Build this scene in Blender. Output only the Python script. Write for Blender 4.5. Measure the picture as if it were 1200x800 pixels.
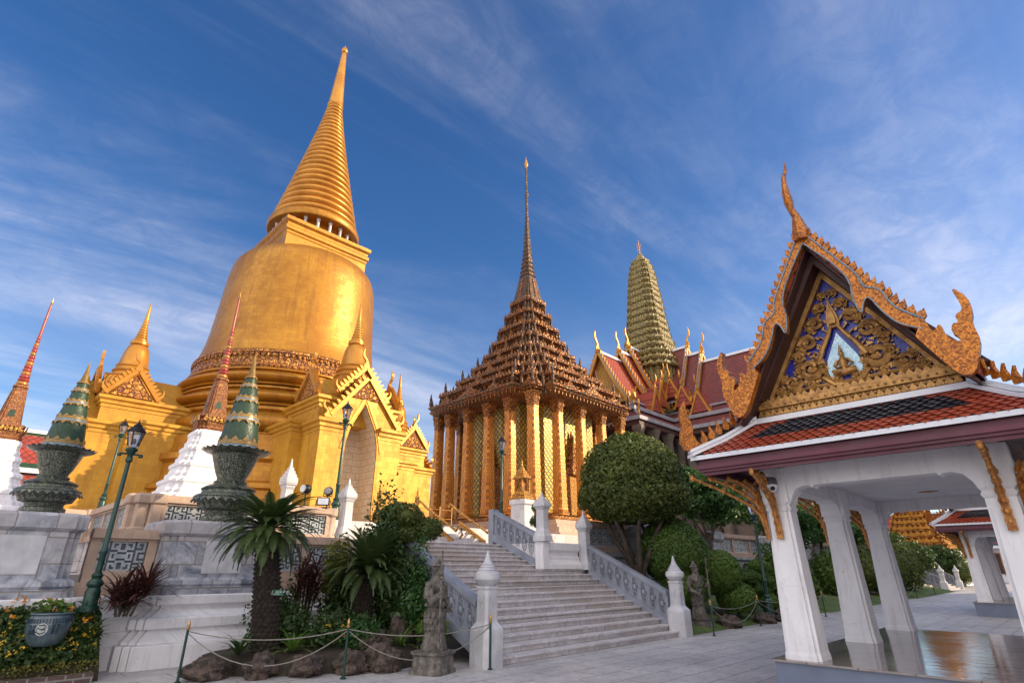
import bpy, math, random
import numpy as np
from mathutils import Vector
for o in list(bpy.data.objects): bpy.data.objects.remove(o)
SC = bpy.context.scene
COL = SC.collection
PI = math.pi
R = math.radians
rnd = random.Random(7)
rng = np.random.default_rng(11)

# ---------------------------------------------------------------- camera
cam = bpy.data.cameras.new('camera'); camo = bpy.data.objects.new('camera', cam); COL.objects.link(camo)
camo.location = (0, 0, 1.6); camo.rotation_euler = (R(90 + 22.85), 0, R(-45))
cam.sensor_width = 36; cam.lens = 36 * 632 / 1200; cam.clip_start = .05; cam.clip_end = 3000
SC.camera = camo
# ---------------------------------------------------------------- sky and sun
SUN_AZ, SUN_EL = 136.0, 23.0            # azimuth clockwise from +Y
world = bpy.data.worlds.new('World'); SC.world = world; world.use_nodes = True
def build_sky():
    nt = world.node_tree; nt.nodes.clear(); L = nt.links.new
    N = nt.nodes.new
    out = N('ShaderNodeOutputWorld'); bg = N('ShaderNodeBackground'); bg.inputs[1].default_value = 0.15
    sky = N('ShaderNodeTexSky'); sky.sky_type = 'NISHITA'; sky.sun_disc = False
    sky.sun_elevation = R(SUN_EL); sky.sun_rotation = R(SUN_AZ); sky.ozone_density = 2.2; sky.air_density = 1.0; sky.dust_density = .6
    tc = N('ShaderNodeTexCoord'); sep = N('ShaderNodeSeparateXYZ'); L(tc.outputs['Generated'], sep.inputs[0])
    def mth(op, a, b=None, c=None):
        m = N('ShaderNodeMath'); m.operation = op
        for i, q in enumerate((a, b, c)):
            if q is None: continue
            if isinstance(q, (int, float)): m.inputs[i].default_value = q
            else: L(q, m.inputs[i])
        return m.outputs[0]
    z = mth('MAXIMUM', sep.outputs[2], 0.0); d = mth('ADD', z, .12)
    u = mth('DIVIDE', sep.outputs[0], d); v = mth('DIVIDE', sep.outputs[1], d)
    cmb = N('ShaderNodeCombineXYZ'); L(u, cmb.inputs[0]); L(v, cmb.inputs[1])
    mp = N('ShaderNodeMapping'); L(cmb.outputs[0], mp.inputs[0]); mp.inputs['Rotation'].default_value = (0, 0, R(14)); mp.inputs['Scale'].default_value = (.34, 1.05, 1); mp.inputs['Location'].default_value = (7.7, .9, 0)
    n1 = N('ShaderNodeTexNoise'); L(mp.outputs[0], n1.inputs['Vector']); n1.inputs['Scale'].default_value = 1.25; n1.inputs['Detail'].default_value = 9; n1.inputs['Roughness'].default_value = .62; n1.inputs['Distortion'].default_value = .55
    n2 = N('ShaderNodeTexNoise'); L(cmb.outputs[0], n2.inputs['Vector']); n2.inputs['Scale'].default_value = .55; n2.inputs['Detail'].default_value = 3
    n3 = N('ShaderNodeTexNoise'); L(cmb.outputs[0], n3.inputs['Vector']); n3.inputs['Scale'].default_value = 7.; n3.inputs['Detail'].default_value = 6; n3.inputs['Roughness'].default_value = .7; n3.inputs['Distortion'].default_value = .8
    def ramp(s, a, b):
        r = N('ShaderNodeMapRange'); L(s, r.inputs[0]); r.inputs[1].default_value = a; r.inputs[2].default_value = b; r.interpolation_type = 'SMOOTHSTEP'; return r.outputs[0]
    c = mth('MULTIPLY', ramp(n1.outputs[0], .43, .82), ramp(n2.outputs[0], .26, .55))
    c = mth('MULTIPLY', c, mth('ADD', mth('MULTIPLY', ramp(n3.outputs[0], .35, .65), .55), .5))
    low = mth('SUBTRACT', 1.0, ramp(sep.outputs[2], .0, .55))     # thin veil of cloud low over the city
    c = mth('ADD', mth('MULTIPLY', c, .52), mth('MULTIPLY', mth('MULTIPLY', low, ramp(n1.outputs[0], .25, .7)), .55))
    c = mth('MINIMUM', c, .85)
    back = mth('MULTIPLY', mth('ADD', sep.outputs[0], sep.outputs[1]), -.7071)      # bright cloud added out of view behind the camera, as fill for shaded fronts
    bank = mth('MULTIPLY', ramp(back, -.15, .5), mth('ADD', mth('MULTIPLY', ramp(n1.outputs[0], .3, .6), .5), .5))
    hs = N('ShaderNodeHueSaturation'); L(sky.outputs[0], hs.inputs['Color']); hs.inputs['Saturation'].default_value = 1.30; hs.inputs['Value'].default_value = .48; hs.inputs['Hue'].default_value = .510
    mix = N('ShaderNodeMix'); mix.data_type = 'RGBA'; L(c, mix.inputs[0]); L(hs.outputs[0], mix.inputs[6]); mix.inputs[7].default_value = (3.2, 3.1, 3.35, 1)
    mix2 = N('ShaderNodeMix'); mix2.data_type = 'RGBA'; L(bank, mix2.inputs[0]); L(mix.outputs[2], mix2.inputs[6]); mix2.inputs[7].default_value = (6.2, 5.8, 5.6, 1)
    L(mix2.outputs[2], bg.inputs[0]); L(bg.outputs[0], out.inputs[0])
build_sky()
sl = bpy.data.lights.new('sun', 'SUN'); so = bpy.data.objects.new('sun', sl); COL.objects.link(so)
sl.energy = 2.9; sl.angle = R(.5); sl.color = (1.0, .79, .53)
_d = Vector((math.sin(R(SUN_AZ)) * math.cos(R(SUN_EL)), math.cos(R(SUN_AZ)) * math.cos(R(SUN_EL)), math.sin(R(SUN_EL))))
so.rotation_euler = _d.to_track_quat('Z', 'Y').to_euler(); so.location = (60, -60, 60)
SC.view_settings.view_transform = 'Standard'; SC.view_settings.look = 'None'; SC.view_settings.gamma = 1
SC.view_settings.exposure = 1.25
SC.view_settings.use_curve_mapping = False

# ---------------------------------------------------------------- photo geometry helper (pixel of the 1200x800 photo -> point on a plane)
F_, S_, C_ = 632., math.sin(R(22.85)), math.cos(R(22.85)); Q2 = math.sqrt(.5)
def ray(x, y):
    u = (x - 600) / F_; v = (400 - y) / F_; Y = C_ - v * S_
    return ((u + Y) * Q2, (Y - u) * Q2, S_ + v * C_)
def onA(x, y, a):
    r = ray(x, y); t = a / r[0]; return (a, r[1] * t, 1.6 + r[2] * t)

# ---------------------------------------------------------------- objects
def tag(o, label=None, cat=None, group=None, kind=None):
    if label: o['label'] = label
    if cat: o['category'] = cat
    if group: o['group'] = group
    if kind: o['kind'] = kind
    return o
def thing(name, loc, label, cat, group=None, rz=0):
    o = bpy.data.objects.new(name, None); COL.objects.link(o); o.location = loc; o.rotation_euler = (0, 0, rz)
    o.empty_display_size = .2
    return tag(o, label, cat, group)
def copy_tree(o, parent=None, loc=None, rz=None, scale=None, label=None, group=None):
    c = o.copy(); COL.objects.link(c); c.parent = parent
    if loc is not None: c.location = loc
    if rz is not None: c.rotation_euler = (0, 0, rz)
    if scale is not None: c.scale = (scale,) * 3 if isinstance(scale, (int, float)) else scale
    if label: c['label'] = label
    if group: c['group'] = group
    for ch in list(o.children): copy_tree(ch, c)
    return c

class MB:
    """collects faces, then links them as one mesh object"""
    def __init__(s): s.v = []; s.f = []
    def add(s, V, Fc):
        b = len(s.v); s.v += [tuple(p) for p in V]; s.f += [tuple(i + b for i in q) for q in Fc]; return s
    def box(s, x0, x1, y0, y1, z0, z1):
        return s.add([(x0,y0,z0),(x1,y0,z0),(x1,y1,z0),(x0,y1,z0),(x0,y0,z1),(x1,y0,z1),(x1,y1,z1),(x0,y1,z1)],
                     [(3,2,1,0),(4,5,6,7),(0,1,5,4),(1,2,6,5),(2,3,7,6),(3,0,4,7)])
    def cbox(s, c, d): return s.box(c[0]-d[0]/2, c[0]+d[0]/2, c[1]-d[1]/2, c[1]+d[1]/2, c[2]-d[2]/2, c[2]+d[2]/2)
    def loft(s, rings, cap0=True, cap1=True):
        n = len(rings[0]); V = [p for r in rings for p in r]; Fc = []
        for i in range(len(rings) - 1):
            for j in range(n):
                k = (j + 1) % n; Fc.append((i*n+j, i*n+k, (i+1)*n+k, (i+1)*n+j))
        if cap0: Fc.append(tuple(range(n - 1, -1, -1)))
        if cap1: Fc.append(tuple(range((len(rings)-1)*n, len(rings)*n)))
        return s.add(V, Fc)
    def rl(s, poly, prof, c=(0, 0), **k):      # scale a plan outline along a profile of (half width, height)
        return s.loft([[(c[0]+p[0]*w, c[1]+p[1]*w, z) for p in poly] for w, z in prof], **k)
    def lathe(s, prof, n=24, c=(0, 0), ph=0, **k):
        return s.rl([(math.cos(2*PI*i/n+ph), math.sin(2*PI*i/n+ph)) for i in range(n)], prof, c, **k)
    def ro(s, fn, prof, **k):                  # fn(offset)->plan outline
        return s.loft([[(p[0], p[1], z) for p in fn(o)] for o, z in prof], **k)
    def tube(s, path, rad, n=6, flat=None):
        P = [Vector(p) for p in path]; rings = []; up = Vector((0, 0, 1))
        for i, p in enumerate(P):
            t = (P[min(i+1, len(P)-1)] - P[max(i-1, 0)]).normalized()
            a = t.cross(up)
            if a.length < .05: a = t.cross(Vector((0, 1, 0)))
            a.normalize(); b = t.cross(a).normalized()
            r = rad[i] if isinstance(rad, (list, tuple)) else rad
            rings.append([p + a * (r * math.cos(2*PI*j/n)) + b * (r * math.sin(2*PI*j/n)) for j in range(n)])
        return s.loft(rings)
    def ext(s, poly, o, ux, uy, d):            # planar outline, thickness vector d, centred on its plane
        o = Vector(o); ux = Vector(ux); uy = Vector(uy); d = Vector(d); n = len(poly)
        A = [o + ux*p[0] + uy*p[1] - d/2 for p in poly]; B = [q + d for q in A]
        return s.add(A + B, [tuple(range(n-1, -1, -1)), tuple(range(n, 2*n))] + [(i, (i+1) % n, n+(i+1) % n, n+i) for i in range(n)])
    def ball(s, c, r, n=12, m=7):
        r = r if isinstance(r, (tuple, list)) else (r, r, r); rings = []
        for i in range(1, m):
            t = PI*i/m - PI/2
            rings.append([(c[0]+r[0]*math.cos(t)*math.cos(2*PI*j/n), c[1]+r[1]*math.cos(t)*math.sin(2*PI*j/n), c[2]+r[2]*math.sin(t)) for j in range(n)])
        return s.loft(rings)
    def shear(s, a, b0, b1, z0, sl, h0, h1, w):   # rail that climbs along B: a = centre A, width w, from height h0 to h1 over the slope line
        q = []
        for bb in (b0, b1):
            zz = z0 + sl * (bb - b0)
            q += [(a-w/2, bb, zz+h0), (a+w/2, bb, zz+h0), (a+w/2, bb, zz+h1), (a-w/2, bb, zz+h1)]
        return s.add(q, [(0,1,2,3),(7,6,5,4),(0,4,5,1),(1,5,6,2),(2,6,7,3),(3,7,4,0)])
    def build(s, name, mat, parent=None, smooth=None, off=None, label=None, kind=None):
        me = bpy.data.meshes.new(name)
        V = s.v
        if off is not None: V = [(p[0]-off[0], p[1]-off[1], p[2]-off[2]) for p in V]
        me.from_pydata(V, [], s.f); me.validate(); me.update()
        import bmesh
        bm = bmesh.new(); bm.from_mesh(me); bmesh.ops.recalc_face_normals(bm, faces=bm.faces); bm.to_mesh(me); bm.free()
        if mat: me.materials.append(mat)
        if smooth is not None:
            me.polygons.foreach_set('use_smooth', [True]*len(me.polygons)); me.set_sharp_from_angle(angle=R(smooth))
        o = bpy.data.objects.new(name, me); COL.objects.link(o); o.parent = parent
        if label: o['label'] = label
        if kind: o['kind'] = kind
        return o
def np_mesh(name, V, Fq, mat, parent=None, kind=None, smooth=False):
    me = bpy.data.meshes.new(name); n, m, k = len(V), len(Fq), Fq.shape[1]
    me.vertices.add(n); me.vertices.foreach_set('co', V.astype(np.float32).ravel())
    me.loops.add(m*k); me.loops.foreach_set('vertex_index', Fq.astype(np.int32).ravel())
    me.polygons.add(m); me.polygons.foreach_set('loop_start', np.arange(0, m*k, k, dtype=np.int32)); me.polygons.foreach_set('loop_total', np.full(m, k, dtype=np.int32))
    me.update(calc_edges=True); me.materials.append(mat)
    if smooth: me.polygons.foreach_set('use_smooth', [True]*m)
    o = bpy.data.objects.new(name, me); COL.objects.link(o); o.parent = parent
    if kind: o['kind'] = kind
    return o

# plan outlines of half width 1
SQ = [(-1,-1),(1,-1),(1,1),(-1,1)]
def quad(pts):          # one corner's points (from +x side to +y side) turned into four
    out = []
    for k in range(4):
        for (x, y) in pts:
            for _ in range(k): x, y = -y, x
            out.append((x, y))
    return out
RED = quad([(1,.70),(.86,.70),(.86,.86),(.70,.86),(.70,1)])
RED2 = quad([(1,.55),(.9,.55),(.9,.75),(.78,.75),(.78,.78),(.75,.78),(.75,.9),(.55,.9),(.55,1)])
CH = quad([(1,.72),(.72,1)])
def rect_red(cx, cy, hx, hy, st=.09, k=2):    # rectangle with stepped corners, growing by an offset
    def fn(o):
        X, Y = hx+o, hy+o; c = []
        c.append((X, Y-k*st))
        for i in range(k):
            c.append((X-(i+1)*st, Y-(k-i)*st)); c.append((X-(i+1)*st, Y-(k-i-1)*st))
        out = [(cx+x, cy+y) for x, y in c]
        out += [(cx-x, cy+y) for x, y in reversed(c)]
        out += [(cx-x, cy-y) for x, y in c]
        out += [(cx+x, cy-y) for x, y in reversed(c)]
        return out
    return fn
FLAME = [(-.5,0),(-.55,.25),(-.38,.5),(-.16,.72),(0,1.0),(.16,.72),(.38,.5),(.55,.25),(.5,0)]
GABLE = [(-.5,0),(-.62,.22),(-.46,.16),(-.3,.42),(-.2,.5),(-.07,.8),(0,1.15),(.07,.8),(.2,.5),(.3,.42),(.46,.16),(.62,.22),(.5,0)]
CHOFA = [(-.12,0),(-.2,.12),(-.1,.25),(-.06,.36),(-.14,.46),(-.26,.55),(-.30,.72),(-.27,.88),(-.22,1.0),(-.21,.9),(-.22,.74),(-.17,.60),(-.04,.48),(.06,.32),(.14,.14),(.16,0)]
def sc(poly, w, h): return [(x*w, y*h) for x, y in poly]

# ---------------------------------------------------------------- materials
class G:
    def __init__(s, name):
        s.m = bpy.data.materials.new(name); s.m.use_nodes = True; s.nt = s.m.node_tree
        s.b = s.nt.nodes['Principled BSDF']; s.out = s.nt.nodes['Material Output']
    def n(s, t, ins=None, **pr):
        nd = s.nt.nodes.new('ShaderNode' + t)
        for k, v in pr.items(): setattr(nd, k, v)
        for k, v in (ins or {}).items(): s.set(nd.inputs[k], v)
        return nd
    def set(s, sock, v):
        if hasattr(v, 'is_output') or isinstance(v, bpy.types.NodeSocket): s.nt.links.new(v, sock)
        elif isinstance(v, (tuple, list)) and len(v) == 3 and sock.type == 'RGBA': sock.default_value = (*v, 1)
        else: sock.default_value = v
    def P(s, **k):
        for a, v in k.items(): s.set(s.b.inputs[a.replace('_', ' ')], v)
    def obj(s): return s.n('TexCoord').outputs['Object']
    def noise(s, vec, scale, detail=4, rough=.55, dist=0): return s.n('TexNoise', {'Vector': vec, 'Scale': scale, 'Detail': detail, 'Roughness': rough, 'Distortion': dist}).outputs[0]
    def mr(s, x, a, b, c=0., d=1.): return s.n('MapRange', {0: x, 1: a, 2: b, 3: c, 4: d}).outputs[0]
    def mix(s, f, a, b, mode='MIX'):
        nd = s.n('Mix', data_type='RGBA', blend_type=mode); s.set(nd.inputs[0], f); s.set(nd.inputs[6], a); s.set(nd.inputs[7], b); return nd.outputs[2]
    def mt(s, op, a, b=0.):
        nd = s.n('Math', operation=op); s.set(nd.inputs[0], a); s.set(nd.inputs[1], b); return nd.outputs[0]
    def bump(s, h, st=.3, d=.02): s.P(Normal=s.n('Bump', {'Height': h, 'Strength': st, 'Distance': d}).outputs[0])
    def xyz(s, vec):
        q = s.n('SeparateXYZ', {0: vec}).outputs; return q[0], q[1], q[2]
    def comb(s, x, y, z=0.): return s.n('CombineXYZ', {0: x, 1: y, 2: z}).outputs[0]

def plain(name, c, c2=None, rough=.6, metal=0., vs=1.5, bump=.15, bs=25., dist=.01, spec=.5, stain=None, coat=0.):
    g = G(name); v = g.obj(); c2 = c2 or tuple(x*.75 for x in c)
    n = g.noise(v, vs, 6, .6); col = g.mix(g.mr(n, .35, .65), c, c2)
    if stain:
        x, y, z = g.xyz(v); st = g.noise(g.comb(g.mt('MULTIPLY', g.mt('ADD', x, y), 5.), g.mt('MULTIPLY', z, .7), 0.), 1.2, 5, .6)
        col = g.mix(g.mr(st, .48, .75, 0., .75), col, stain)
    g.P(Base_Color=col, Roughness=g.mr(g.noise(v, vs*3, 3), .3, .7, rough*.85, min(1., rough*1.15)), Metallic=metal)
    g.b.inputs['Specular IOR Level'].default_value = spec
    if coat: g.P(Coat_Weight=coat, Coat_Roughness=.15)
    if bump: g.bump(g.noise(v, bs, 5, .6), bump, dist)
    return g.m
def mosaic(name, c, c2, scale=20., rough=.4, metal=.4, vs=.6, edge=.25, bump=.3):
    g = G(name); v = g.obj()
    vo = g.n('TexVoronoi', {'Vector': v, 'Scale': scale}); r = g.xyz(vo.outputs['Color'])[0]
    big = g.noise(v, vs, 4)
    col = g.mix(g.mr(g.mt('ADD', g.mt('MULTIPLY', r, .5), g.mt('MULTIPLY', big, .5)), .25, .75), c, c2)
    g.P(Base_Color=col, Roughness=g.mr(r, 0., 1., rough*.7, rough*1.3), Metallic=metal)
    g.bump(g.mt('ADD', g.mt('MULTIPLY', vo.outputs['Distance'], -1.), g.mt('MULTIPLY', r, .3)), bump, .012)
    return g.m
def ornate(name, gold, ground, scale=5., rough=.38, metal=.45, bump=.8, lo=.30, hi=.55, dist=.05, third=None):
    """gilded relief over a lacquered ground"""
    g = G(name); v = g.obj()
    n = g.noise(v, scale*.8, 3, .6); w = g.n('VectorMath', {0: v, 1: g.n('VectorMath', {0: g.n('TexNoise', {'Vector': v, 'Scale': scale}).outputs['Color'], 'Scale': .18}, operation='SCALE').outputs[0]}, operation='ADD').outputs[0]
    vo = g.n('TexVoronoi', {'Vector': w, 'Scale': scale}, feature='DISTANCE_TO_EDGE').outputs['Distance']
    v2 = g.n('TexVoronoi', {'Vector': w, 'Scale': scale*2.7}).outputs['Distance']
    h = g.mt('ADD', g.mr(vo, 0., .25), g.mt('MULTIPLY', g.mr(v2, .6, .0), .6))
    f = g.mr(h, lo, hi)
    c2 = tuple(x*.62 for x in gold)
    gc = g.mix(g.mr(n, .35, .65), gold, c2)
    gr = ground
    if third: gr = g.mix(g.mr(g.noise(v, scale*.45, 2), .5, .56), ground, third)
    g.P(Base_Color=g.mix(f, gr, gc), Roughness=rough, Metallic=g.mt('MULTIPLY', f, metal))
    g.bump(h, bump, dist)
    return g.m
def blocks(name, c, c2, c3, bw=.9, bh=.3, rough=.5, vein=3., mortar=(.22,.2,.19), horiz=False, ms=.012, bump=.25):
    """veined stone laid in blocks"""
    g = G(name); v = g.obj(); x, y, z = g.xyz(v)
    uv = g.comb(x, y) if horiz else g.comb(g.mt('ADD', x, y), z)
    br = g.n('TexBrick', {'Vector': uv, 'Scale': 1., 'Mortar Size': ms, 'Brick Width': bw, 'Row Height': bh, 'Bias': 0., 'Color1': (0,0,0,1), 'Color2': (1,1,1,1), 'Mortar': (.5,.5,.5,1)})
    br.offset = .5; tone = g.xyz(br.outputs['Color'])[0]
    off = g.comb(g.mt('MULTIPLY', tone, 9.), g.mt('MULTIPLY', tone, 4.), 0.)
    vv = g.n('VectorMath', {0: v, 1: off}, operation='ADD').outputs[0]
    n = g.noise(vv, vein, 7, .62, 1.6)
    col = g.mix(g.mr(n, .36, .66), c, c2); col = g.mix(g.mr(tone, .45, 1., 0., .7), col, c3)
    d = g.noise(v, 1.1, 5, .65); col = g.mix(g.mr(d, .55, .85, 0., .5), col, tuple(q*.55 for q in c3))
    col = g.mix(br.outputs['Fac'], col, mortar)
    g.P(Base_Color=col, Roughness=g.mr(n, .3, .7, rough*.8, rough*1.2))
    g.bump(g.mt('SUBTRACT', g.mt('MULTIPLY', g.noise(v, 22., 4), .25), br.outputs['Fac']), bump, .01)
    return g.m
def lattice(name, c, c2, line, axis='x', f=3.2, k=1.15, lw=.14, rough=.35, metal=0., bump=.5, spec=.5, field=None):
    """diamond scale pattern on a slope or wall"""
    g = G(name); v = g.obj(); x, y, z = g.xyz(v)
    u = {'x': x, 'y': y, 's': g.mt('ADD', x, y)}[axis]; u = g.mt('MULTIPLY', u, f); w = g.mt('MULTIPLY', z, f*k)
    a, b = g.mt('ADD', u, w), g.mt('SUBTRACT', u, w)
    fa, fb = g.mt('FRACT', a), g.mt('FRACT', b)
    e = g.mt('MINIMUM', fa, fb); ln = g.mr(e, lw*.5, lw, 1., 0.)
    cell = g.n('TexWhiteNoise', {'Vector': g.comb(g.mt('FLOOR', a), g.mt('FLOOR', b))}, noise_dimensions='3D').outputs['Value']
    col = g.mix(cell, c, c2)
    if field: col = g.mix(g.mr(g.noise(v, .35, 3), .5, .6), col, field)
    g.P(Base_Color=g.mix(ln, col, line), Roughness=g.mr(cell, 0., 1., rough*.8, rough*1.25), Metallic=metal)
    g.b.inputs['Specular IOR Level'].default_value = spec
    g.bump(g.mt('SUBTRACT', g.mt('MULTIPLY', e, .6), ln), bump, .03)
    return g.m
def foliage(name, c, c2, tr=.3, rough=.5):
    g = G(name); r = g.n('NewGeometry').outputs['Random Per Island']
    n = g.noise(g.obj(), 1.3, 3)
    col = g.mix(g.mt('ADD', g.mt('MULTIPLY', r, .75), g.mr(n, .35, .65, -.15, .3)), c, c2)
    g.P(Base_Color=col, Roughness=rough); g.b.inputs['Specular IOR Level'].default_value = .3
    t = g.n('BsdfTranslucent', {0: g.mix(1., col, (1., 1.2, .55), 'MULTIPLY')})
    ms = g.n('MixShader', {0: tr}); g.nt.links.new(g.b.outputs[0], ms.inputs[1]); g.nt.links.new(t.outputs[0], ms.inputs[2])
    g.nt.links.new(ms.outputs[0], g.out.inputs[0])
    return g.m
def glass(name):
    g = G(name); g.P(Base_Color=(.85,.83,.78), Roughness=.08, Transmission_Weight=.85, IOR=1.3); return g.m

def gold_tiles(name, c, c2, dark, bw=.42, bh=.30, rough=.36, metal=.45, round_=0.):
    """gilded mosaic laid in small sheets: faint seams, sheets of differing tone, tarnish and rain streaks"""
    g = G(name); v = g.obj(); x, y, z = g.xyz(v)
    u = g.mt('MULTIPLY', g.mt('ARCTAN2', y, x), round_) if round_ else g.mt('ADD', x, y)
    br = g.n('TexBrick', {'Vector': g.comb(u, z), 'Scale': 1., 'Mortar Size': .008, 'Brick Width': bw, 'Row Height': bh, 'Color1': (0,0,0,1), 'Color2': (1,1,1,1), 'Mortar': (.5,.5,.5,1)})
    t = g.xyz(br.outputs['Color'])[0]; n = g.noise(v, .7, 6, .65, .4)
    vo = g.n('TexVoronoi', {'Vector': v, 'Scale': 26.}); r = g.xyz(vo.outputs['Color'])[0]
    f = g.mt('ADD', g.mt('MULTIPLY', t, .42), g.mt('ADD', g.mt('MULTIPLY', r, .22), g.mr(n, .34, .66, -.15, .75)))
    col = g.mix(f, c, c2)
    st = g.noise(g.comb(g.mt('MULTIPLY', u, 3.2), g.mt('MULTIPLY', z, .30)), 1., 6, .65)
    col = g.mix(g.mr(st, .52, .78, 0., .75), col, dark); col = g.mix(g.mt('MULTIPLY', br.outputs['Fac'], .28), col, dark)
    g.P(Base_Color=col, Roughness=g.mr(g.mt('ADD', g.mt('MULTIPLY', t, .5), g.mt('MULTIPLY', n, .8)), .2, 1., rough*.75, rough*1.45), Metallic=metal)
    g.bump(g.mt('SUBTRACT', g.mt('ADD', g.mt('MULTIPLY', t, .5), g.mt('MULTIPLY', r, .4)), br.outputs['Fac']), .28, .012)
    return g.m
m_gold = gold_tiles('gold_mosaic_plain', (.48,.225,.018), (.34,.14,.012), (.17,.065,.010), .32, .24, round_=5.)
m_goldw = gold_tiles('gilded_plaster', (.57,.315,.032), (.43,.21,.02), (.22,.09,.014), .30, .26, .42, .3)
m_goldring = plain('gilded_ring', (.56,.26,.04), (.40,.17,.02), .36, .45, .8, .15, 14.)
m_goldorn = ornate('gilded_relief', (.58,.25,.05), (.11,.026,.012), 4.5, .38, .4, .9)
m_bronze = ornate('bronze_gilt_relief', (.44,.18,.045), (.07,.024,.014), 4.5, .38, .4, .9)
m_goldbold = ornate('bold_gilded_relief', (.66,.30,.05), (.22,.06,.015), 1.9, .4, .35, 1., dist=.15)
m_goldfine = ornate('gilded_relief_fine', (.80,.42,.08), (.14,.045,.015), 12., .38, .4, .8, dist=.02)
m_copper = ornate('gilded_copper_relief', (.36,.135,.035), (.045,.02,.018), 3.4, .40, .4, 1., third=(.02,.07,.06))
m_spire = ornate('dark_gilt_spire', (.20,.105,.05), (.035,.028,.028), 5., .4, .4, .8)
m_wallgold = lattice('gilded_diaper_wall', (.62,.34,.05), (.46,.24,.04), (.035,.09,.04), 's', 2.3, 1.0, .30, .33, .35, .7)
m_column = lattice('column_mosaic', (.78,.36,.06), (.55,.22,.04), (.20,.05,.02), 's', 6., .35, .22, .36, .3, .5)
m_orange = mosaic('orange_glass_mosaic', (.62,.215,.02), (.20,.055,.01), 42., .3, .35, 3., bump=.5)
m_carve = plain('carved_gilt_wood', (.55,.30,.09), (.25,.12,.035), .42, .4, 9., .5, 45., .01)
m_bracket = plain('gilt_bracket', (.52,.235,.055), (.24,.085,.025), .38, .4, 14., .6, 60., .01)
m_blue = mosaic('blue_glass_mosaic', (.015,.03,.42), (.01,.015,.22), 60., .2, .0, 2., bump=.2)
m_pale = mosaic('silver_glass_mosaic', (.55,.75,.85), (.3,.5,.65), 70., .15, .2, 2., bump=.3)
m_dkwood = plain('dark_red_soffit', (.075,.028,.022), (.045,.018,.015), .6, 0, 2., .2)
m_purple = plain('maroon_painted_fascia', (.125,.018,.042), (.09,.013,.03), .45, 0, 1.2, .1)
def plaster(name, c, c2, worn):
    g = G(name); v = g.obj(); x, y, z = g.xyz(v)
    n = g.noise(v, 1.4, 7, .65); col = g.mix(g.mr(n, .35, .65), c, c2)
    st = g.noise(g.comb(g.mt('MULTIPLY', g.mt('ADD', x, y), 7.), g.mt('MULTIPLY', z, .8)), 1.2, 5, .6); col = g.mix(g.mr(st, .5, .78, 0., .55), col, worn)
    sp = g.noise(v, 7., 8, .75, .3); col = g.mix(g.mr(sp, .60, .72, 0., .6), col, tuple(q*.8 for q in worn))
    w = g.n('VectorMath', {0: v, 1: g.n('VectorMath', {0: g.n('TexNoise', {'Vector': v, 'Scale': 3.}).outputs['Color'], 'Scale': .5}, operation='SCALE').outputs[0]}, operation='ADD').outputs[0]
    cr = g.n('TexVoronoi', {'Vector': w, 'Scale': 1.1}, feature='DISTANCE_TO_EDGE').outputs['Distance']
    ck = g.mt('MULTIPLY', g.mr(cr, .006, .0), g.mr(g.noise(v, .9, 3), .5, .6)); col = g.mix(g.mt('MULTIPLY', ck, .32), col, (.2,.18,.17))
    g.P(Base_Color=col, Roughness=g.mr(n, .3, .7, .45, .7)); g.bump(g.mt('SUBTRACT', g.noise(v, 14., 6, .7), ck), .16, .012)
    return g.m
m_white = plaster('white_plaster', (.79,.78,.80), (.70,.69,.72), (.42,.39,.38))
m_whitem = plain('white_marble', (.60,.60,.63), (.42,.42,.45), .4, 0, 2.2, .1, 16., .01, stain=(.42,.41,.42))
m_verge = plain('grey_white_verge', (.30,.30,.34), (.21,.20,.24), .5, 0, 1.5, .1)
m_ridge = plain('white_ridge_paint', (.72,.73,.78), (.6,.61,.66), .5, 0, 1.5, .1)
m_marble = blocks('grey_marble_blocks', (.46,.47,.52), (.13,.145,.19), (.40,.37,.37), .55, .42, .38, 2.6)
m_step = blocks('marble_stair_blocks', (.66,.63,.64), (.44,.41,.42), (.50,.43,.39), .85, .6, .42, 3.2, ms=.006)
m_pink = plain('pink_stone', (.50,.36,.27), (.38,.27,.21), .6, 0, 3., .25, 40., stain=(.3,.22,.18))
m_balus = plain('blue_grey_stone', (.27,.29,.35), (.19,.21,.26), .5, 0, 2., .12)
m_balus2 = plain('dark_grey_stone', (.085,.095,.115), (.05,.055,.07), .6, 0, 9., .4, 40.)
m_fret = plain('glazed_fret', (.48,.50,.52), (.28,.32,.36), .3, 0, 5., .1)
m_fretbg = plain('blue_grey_tile', (.10,.13,.18), (.06,.08,.12), .35, 0, 4., .1)
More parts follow.
